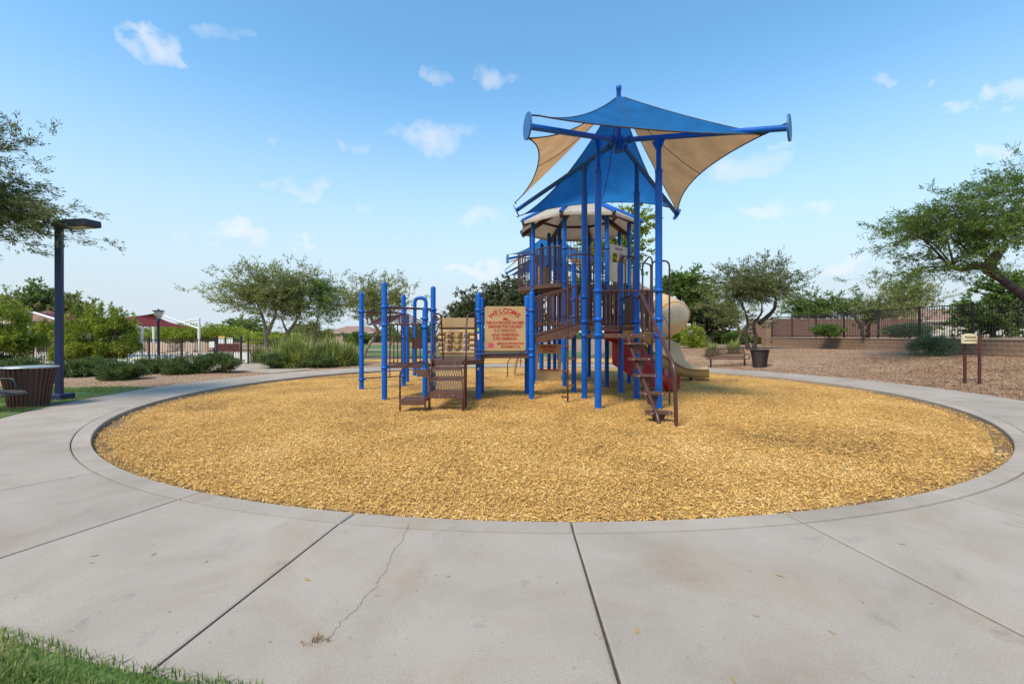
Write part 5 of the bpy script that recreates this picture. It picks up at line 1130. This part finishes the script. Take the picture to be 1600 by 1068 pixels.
tree('shade_tree', 'green spreading tree behind the spiral slide', 38, (1062, 550), [[(1062, 550, 0), (1064, 500, 0), (1060, 470, 0)]], [(1065, 452, 34, 20), (1085, 462, 28, 12), (1045, 455, 25, 20)], 260, 54, 1.0, .24, .12, 'leafgreen', 'bark', 21, .18, .1, .7, TG, thin=-.5)
tree('shade_tree', 'dark dense tree low between slide and bench', 44, (1105, 545), [[(1105, 548, 0), (1106, 520, 0), (1100, 500, 0)], [(1106, 525, 0), (1118, 505, 0)]], [(1104, 495, 34, 24), (1125, 498, 20, 20)], 280, 54, 1.0, .28, .13, 'leafdark', 'bark', 22, .2, .1, .7, TG, thin=-.6)
tree('palo_verde', 'pale airy palo verde left of the dark mesquite', 30, (1155, 548), [[(1150, 552, 0), (1156, 520, 0), (1172, 500, 0)], [(1156, 520, 0), (1148, 490, 0)]], [(1135, 470, 26, 26), (1152, 490, 22, 20)], 130, 45, .9, .14, .04, 'leafpv', 'barkgreen', 23, .13, .15, .8, TG, thin=-.2)
tree('palo_verde', 'green palo verde behind the pillar end of the fence', 46, (1290, 520), [[(1290, 525, 0), (1290, 500, 0), (1285, 485, 0)]], [(1275, 480, 40, 18), (1305, 482, 36, 16), (1250, 487, 22, 12)], 300, 51, 1.1, .25, .09, 'leafgreen', 'barkpale', 24, .18, .15, .7, TG, thin=-.5)
tree('palo_verde', 'fan shaped palo verde behind the middle of the fence', 43, (1400, 520), [[(1400, 525, 0), (1398, 498, 0), (1385, 470, 0)], [(1398, 498, 0), (1412, 475, 0), (1425, 455, 0)]], [(1375, 462, 34, 20), (1410, 460, 40, 20), (1435, 466, 24, 16), (1395, 485, 50, 12)], 300, 51, 1.3, .24, .07, 'leafpv', 'barkgreen', 25, .18, .45, .7, TG, thin=-.35)
tree('citrus_tree', 'dense leafy tree close behind the fence at the right', 27, (1553, 527), [[(1553, 530, 0), (1552, 500, 0), (1550, 480, 0)]], [(1548, 470, 48, 34), (1585, 462, 40, 38), (1530, 495, 34, 26), (1570, 502, 40, 20)], 420, 54, .6, .17, .09, 'leafgreen', 'bark', 26, .14, .1, .7, TG, thin=-.5)
tree('dead_tree', 'sparse bare-branched little tree behind the fence', 24.5, (1347, 527), [[(1350, 530, 0), (1344, 505, 0), (1330, 490, 0), (1322, 480, 0)], [(1346, 512, 0), (1354, 498, 0), (1362, 488, 0)], [(1356, 530, 0), (1356, 510, 0), (1366, 498, 0)]], [(1330, 476, 14, 8), (1360, 490, 12, 8)], 26, 30, .4, .12, .05, 'leafmes', 'bark', 27, .1, .1, .7, TG)
for i, (px, py, hw, hh, d, lb) in enumerate(((62, 470, 26, 18, 46, 'round green tree above the left sail'), (108, 482, 18, 12, 47, 'small green tree right of the tall lamp post'), (385, 512, 22, 12, 60, 'far rounded tree right of the sail pole'), (490, 518, 34, 10, 85, 'far low tree behind the yucca clumps'), (650, 518, 30, 9, 90, 'far low tree behind the overhead ladder'), (15, 486, 20, 16, 44, 'leafy tree at the far left over the pool house'))):
    tree('far_tree', lb, d, (px, 540), [[(px, 530, 0), (px, py + 4, 0), (px + 2, py, 0)]], [(px, py, hw, hh), (px + hw * .4, py + 3, hw * .6, hh * .8)], 150, 42, 1.0, .32, .14, 'leafgreen' if i % 2 == 0 else 'leafpv', 'bark', 40 + i, .12, .1, .7, TG, thin=-.7)
def shrub(name, label, px, py, hw, hh, d, leaf, nlf, lf, lw, seed, spires=0, cat='shrub', group='shrubs', base=None, thin=-.5):
    rs = np.random.default_rng(seed); c = at(px, py, d); x, y = c.x, c.y; z0 = base if base is not None else gh(x, y); t = thing(name, (x, y, z0), label, cat, group)
    a, b = hw * d / F, hh * d / F; C_, T_ = [], []; zc = max(c.z, z0 + b * .7)
    n = 0
    while n < nlf:
        m_ = 4000; v = rs.normal(0, 1, (m_, 3)); v /= np.linalg.norm(v, axis=1, keepdims=True); r = rs.uniform(0, 1, m_) ** .4; wob = 1 + .22 * np.sin(v[:, 0] * 5 + seed) * np.sin(v[:, 2] * 6 + seed * 2) + .12 * np.sin(v[:, 1] * 11 + v[:, 0] * 9)
        p = np.array([x, y, zc]) + v * (r * wob)[:, None] * np.array([a, a * .8, b]); k = (p[:, 2] > z0 + .02) & (clumpy(p, seed, 2.2) + rs.normal(0, .4, m_) > thin)
        C_.append(p[k]); T_.append(v[k] + np.array([0, 0, .5])); n += int(k.sum())
    st = MB()
    for i in range(spires):
        xx = x + rs.uniform(-.85, .85) * a; hh_ = b * rs.uniform(.35, .95); k = 110; u = rs.uniform(0, 1, k); lean = rs.uniform(-.2, .2); z1 = zc + b * math.sqrt(max(0, 1 - ((xx - x) / a) ** 2)) * .8; yy = y + rs.uniform(-.5, .3) * a
        C_.append(np.c_[xx + lean * u * hh_ + rs.normal(0, .07, k) * (1.2 - u), yy + rs.normal(0, .07, k) * (1.2 - u), z1 + u * hh_]); T_.append(np.c_[rs.normal(0, 1, (k, 2)), np.full(k, .7)]); st.tube([(x + (xx - x) * .3, y, z0), (xx, yy, z1), (xx + lean * hh_, yy, z1 + hh_)], [.02, .012, .004], 4, False)
    for i in range(7): an = rs.uniform(0, 6.28); st.tube([(x + .1 * math.cos(an), y + .1 * math.sin(an), z0 - .02), (x + a * .5 * math.cos(an), y + a * .4 * math.sin(an), zc)], [.02, .008], 4, False)
    C_ = np.concatenate(C_); T_ = np.concatenate(T_); q = leaves(C_, T_, lf, lw, .7).reshape(-1, 3) - np.array([x, y, z0])
    link('foliage', np_mesh('foliage', q, np.arange(len(q)).reshape(-1, 4), M[leaf]), t); st.build('stem', M['bark'], t); return t
shrub('oleander_shrub', 'tall yellow green shrub with upright shoots right of the tall lamp post', 160, 532, 50, 36, 20.5, 'leafyel', 24000, .12, .05, 51, 34, thin=.05)
shrub('oleander_shrub', 'yellow green shrub immediately behind the tall lamp post', 106, 545, 26, 24, 21.5, 'leafyel', 8000, .12, .05, 52, 8, thin=-.1)
shrub('oleander_shrub', 'big green and yellow shrub at the left edge behind the bench', 4, 530, 46, 46, 17.5, 'leafyel', 22000, .11, .045, 53, 12, thin=-.1)
shrub('oleander_shrub', 'leafy green shrub between left edge shrub and lamp post', 66, 521, 24, 15, 27.5, 'leafyel', 6000, .13, .05, 54, 6)
for i, (px, py, hw, hh, d, lb) in enumerate(((25, 578, 40, 18, 16.0, 'low hedge bush behind the near trash can'), (118, 577, 34, 16, 16.6, 'low hedge bush at the foot of the tall lamp post'), (152, 574, 32, 14, 17.8, 'low hedge bush under the tall yellow green shrub'), (190, 588, 33, 15, 15.4, 'low rounded bush nearest to the lawn strip'), (238, 576, 34, 15, 18.0, 'low hedge bush at the foot of the small lamp'), (288, 579, 38, 16, 17.6, 'low hedge bush in the middle of the pool fence'), (336, 579, 34, 17, 18.2, 'low hedge bush at the corner by the gate walk'))):
    shrub('hedge_bush', lb, px, py, hw, hh, d, 'leafhedge', 10000, .07, .032, 60 + i, 0, 'bush', 'low hedge bushes')
for i, (px, py, hw, hh, d, lb) in enumerate(((275, 520, 40, 14, 42, 'yellow green shrub behind the loungers'), (345, 522, 45, 13, 45, 'yellow green hedge behind the gate'), (425, 530, 40, 10, 40, 'green hedge right of the gate'))): shrub('far_shrub', lb, px, py, hw, hh, d, 'leafyel', 4500, .22, .09, 80 + i, 0, thin=-1.2)
shrub('bush', 'clipped rounded bush behind the fence near the pillar', 1293, 516, 24, 10, 26.5, 'leafgreen', 5000, .09, .04, 90, 0, 'bush', base=TZ)
shrub('bush', 'wide grey green bush behind the middle of the fence', 1417, 516, 35, 11, 23.2, 'leafblue', 7000, .08, .03, 91, 0, 'bush', base=TZ)
shrub('bush', 'fine leaved blue green bush on the bank before the block wall', 1455, 549, 30, 17, 19.0, 'leafblue', 8000, .10, .018, 92, 6, 'bush')
shrub('bush', 'bright yellow green bush behind the end of the spiral slide', 1082, 533, 17, 19, 29, 'leafyel', 5000, .11, .05, 93, 3, 'bush')
for i, (px, d, lb, hw) in enumerate(((1030, 44, 'far green bush behind the slide', 24), (1128, 46, 'far clipped bush behind the bench', 22), (1150, 40, 'green bush behind the mesquite trunks', 20), (1185, 44, 'green bush left of the pillar', 16), (560, 40, 'dark bush left of the near blue post', 18), (1060, 36, 'small grey bush beside the bright bush', 14))): shrub('far_shrub', lb, px, 529, hw, 9, d, ('leafgreen', 'leafyel')[i % 2], 3500, .2, .09, 100 + i, 0, thin=-1.2)
def yucca(label, px, d, r, h, nb, seed, group='spiky desert plants', leaf='leafyucca', lean=1.0):
    rs = np.random.default_rng(seed); x, y = WX(px, d), d; z0 = gh(x, y); t = thing('yucca_clump', (x, y, z0), label, 'yucca', group); yaw = rs.uniform(0, 6.283, nb); e = rs.uniform(.12, 1.45, nb); L_ = np.hypot(r * np.cos(e), h * np.sin(e)) * rs.uniform(.75, 1.15, nb)
    o = np.c_[rs.normal(0, r * .22, nb), rs.normal(0, r * .18, nb), np.zeros(nb)]; d_ = np.c_[np.cos(yaw) * np.cos(e), np.sin(yaw) * np.cos(e), np.sin(e)]; s_ = np.c_[-np.sin(yaw), np.cos(yaw), np.zeros(nb)] * .022
    droop = np.array([0, 0, -1.]) * (.22 * L_ * np.cos(e))[:, None]; p1 = o + d_ * (L_ * .5)[:, None]; p2 = o + d_ * L_[:, None] + droop
    v = np.stack([o - s_, o + s_, p1 + s_ * .85, p1 - s_ * .85, p2 + s_ * .1, p2 - s_ * .1], 1).reshape(-1, 3); b = np.arange(nb)[:, None] * 6; f = np.concatenate([b + np.array([[0, 1, 2, 3]]), b + np.array([[3, 2, 4, 5]])], 0); link('blades', np_mesh('blades', v, f, M[leaf]), t)
yucca('largest arching yucca clump right of the pool gate', 462, 21.5, 1.5, 1.65, 1300, 1); yucca('second arching yucca clump left of the near blue posts', 515, 22.3, 1.35, 1.55, 1100, 2); yucca('small yucca close to the first blue post', 548, 23.2, .9, 1.2, 600, 3)
yucca('pale yucca between the gate post and the big clump', 405, 25.2, .8, 1.1, 400, 4); yucca('upright yucca left of the far bench', 1113, 25, .62, .85, 260, 5); yucca('upright yucca behind the far bench', 1146, 25, .55, .85, 220, 6); yucca('dry grassy clump behind the bright bush', 1098, 31, .7, .8, 300, 7)
shrub('hedge_bush', 'dark low bush at the foot of the largest yucca', 428, 563, 22, 10, 20.6, 'leafhedge', 4000, .07, .03, 120, 0, 'bush', 'low hedge bushes'); shrub('hedge_bush', 'dark low bush between the two big yuccas', 497, 562, 24, 9, 21.0, 'leafhedge', 3500, .07, .03, 121, 0, 'bush', 'low hedge bushes')
# far belt of vegetation along the horizon
rs = np.random.default_rng(5); nfar = 60000; azs = rs.uniform(-1.15, 1.15, nfar); dd = rs.uniform(95, 150, nfar); hgt = 2.0 + 1.6 * np.sin(azs * 21) * np.sin(azs * 47 + 1) + 1.0 * np.sin(azs * 90); zz = rs.uniform(0, 1, nfar) ** .8 * np.maximum(.8, hgt)
q = leaves(np.c_[np.tan(azs) * dd * .8, dd, zz], np.tile([0, 0, .4], (nfar, 1)), .9, .45, 1.0).reshape(-1, 3)
tag(link('far_vegetation', np_mesh('far_vegetation', q, np.arange(len(q)).reshape(-1, 4), M['leafhedge'])), 'far belt of low greenery along the horizon', 'vegetation', kind='stuff')
# fallen leaves on the pavement
lf_ = [(143, 879), (148, 868), (322, 877), (240, 866), (1300, 988), (1145, 1062), (1348, 940), (930, 990), (880, 925), (480, 905), (1182, 962), (995, 985), (650, 790), (700, 900), (1410, 850), (240, 850), (590, 930), (1220, 900)]
LP = ['slab at the far left, nearer of a pair', 'slab at the far left, farther of a pair', 'between the left joint and the crack joint', 'left of centre on the second slab', 'low on the right slab', 'at the bottom right of centre', 'on the right slab below the joint line', 'just left of the centre joint near the bottom', 'just left of the centre joint, upper one', 'close left of the crack', 'right of the centre joint near the bottom', 'touching the right side of the centre joint', 'beside the curb at the crack', 'right of the crack on the middle slab', 'on the far right slab', 'left of centre, farther toward the curb', 'right beside the lower crack', 'in the middle of the right slab']
for i, (px, py) in enumerate(lf_):
    d = F * EYE / (py - HOR); x, y = WX(px, d), d; s_ = random.uniform(.010, .022); a = random.uniform(0, 6.28)
    m_ = MB(); pts = [(1.6, 0, .12), (.5, .42, .3), (-.9, .3, .2), (-1.6, 0, .45), (-.9, -.32, .2), (.5, -.4, .35)]
    m_.add([(x + s_ * (p * math.cos(a) - q_ * math.sin(a)), y + s_ * (p * math.sin(a) + q_ * math.cos(a)), .001 + s_ * r_ * .6) for p, q_, r_ in pts], [(0, 1, 5), (1, 2, 4, 5), (2, 3, 4)])
    o = m_.build('fallen_leaf', M['litter']); tag(o, 'dry curled leaf on the pavement ' + LP[i], 'leaf', 'fallen leaves on the pavement')
# weed tuft in the crack line
d = F * EYE / (1003 - HOR); wx_ = WX(497, d); w_ = [(wx_ + random.gauss(0, .03), d + random.gauss(0, .02), 0) for _ in range(26)]
o = blades('weed_tuft', w_, .015, .05, .0025, 'small dry weed tuft growing on the pavement near the lawn', .9, 'litter2')
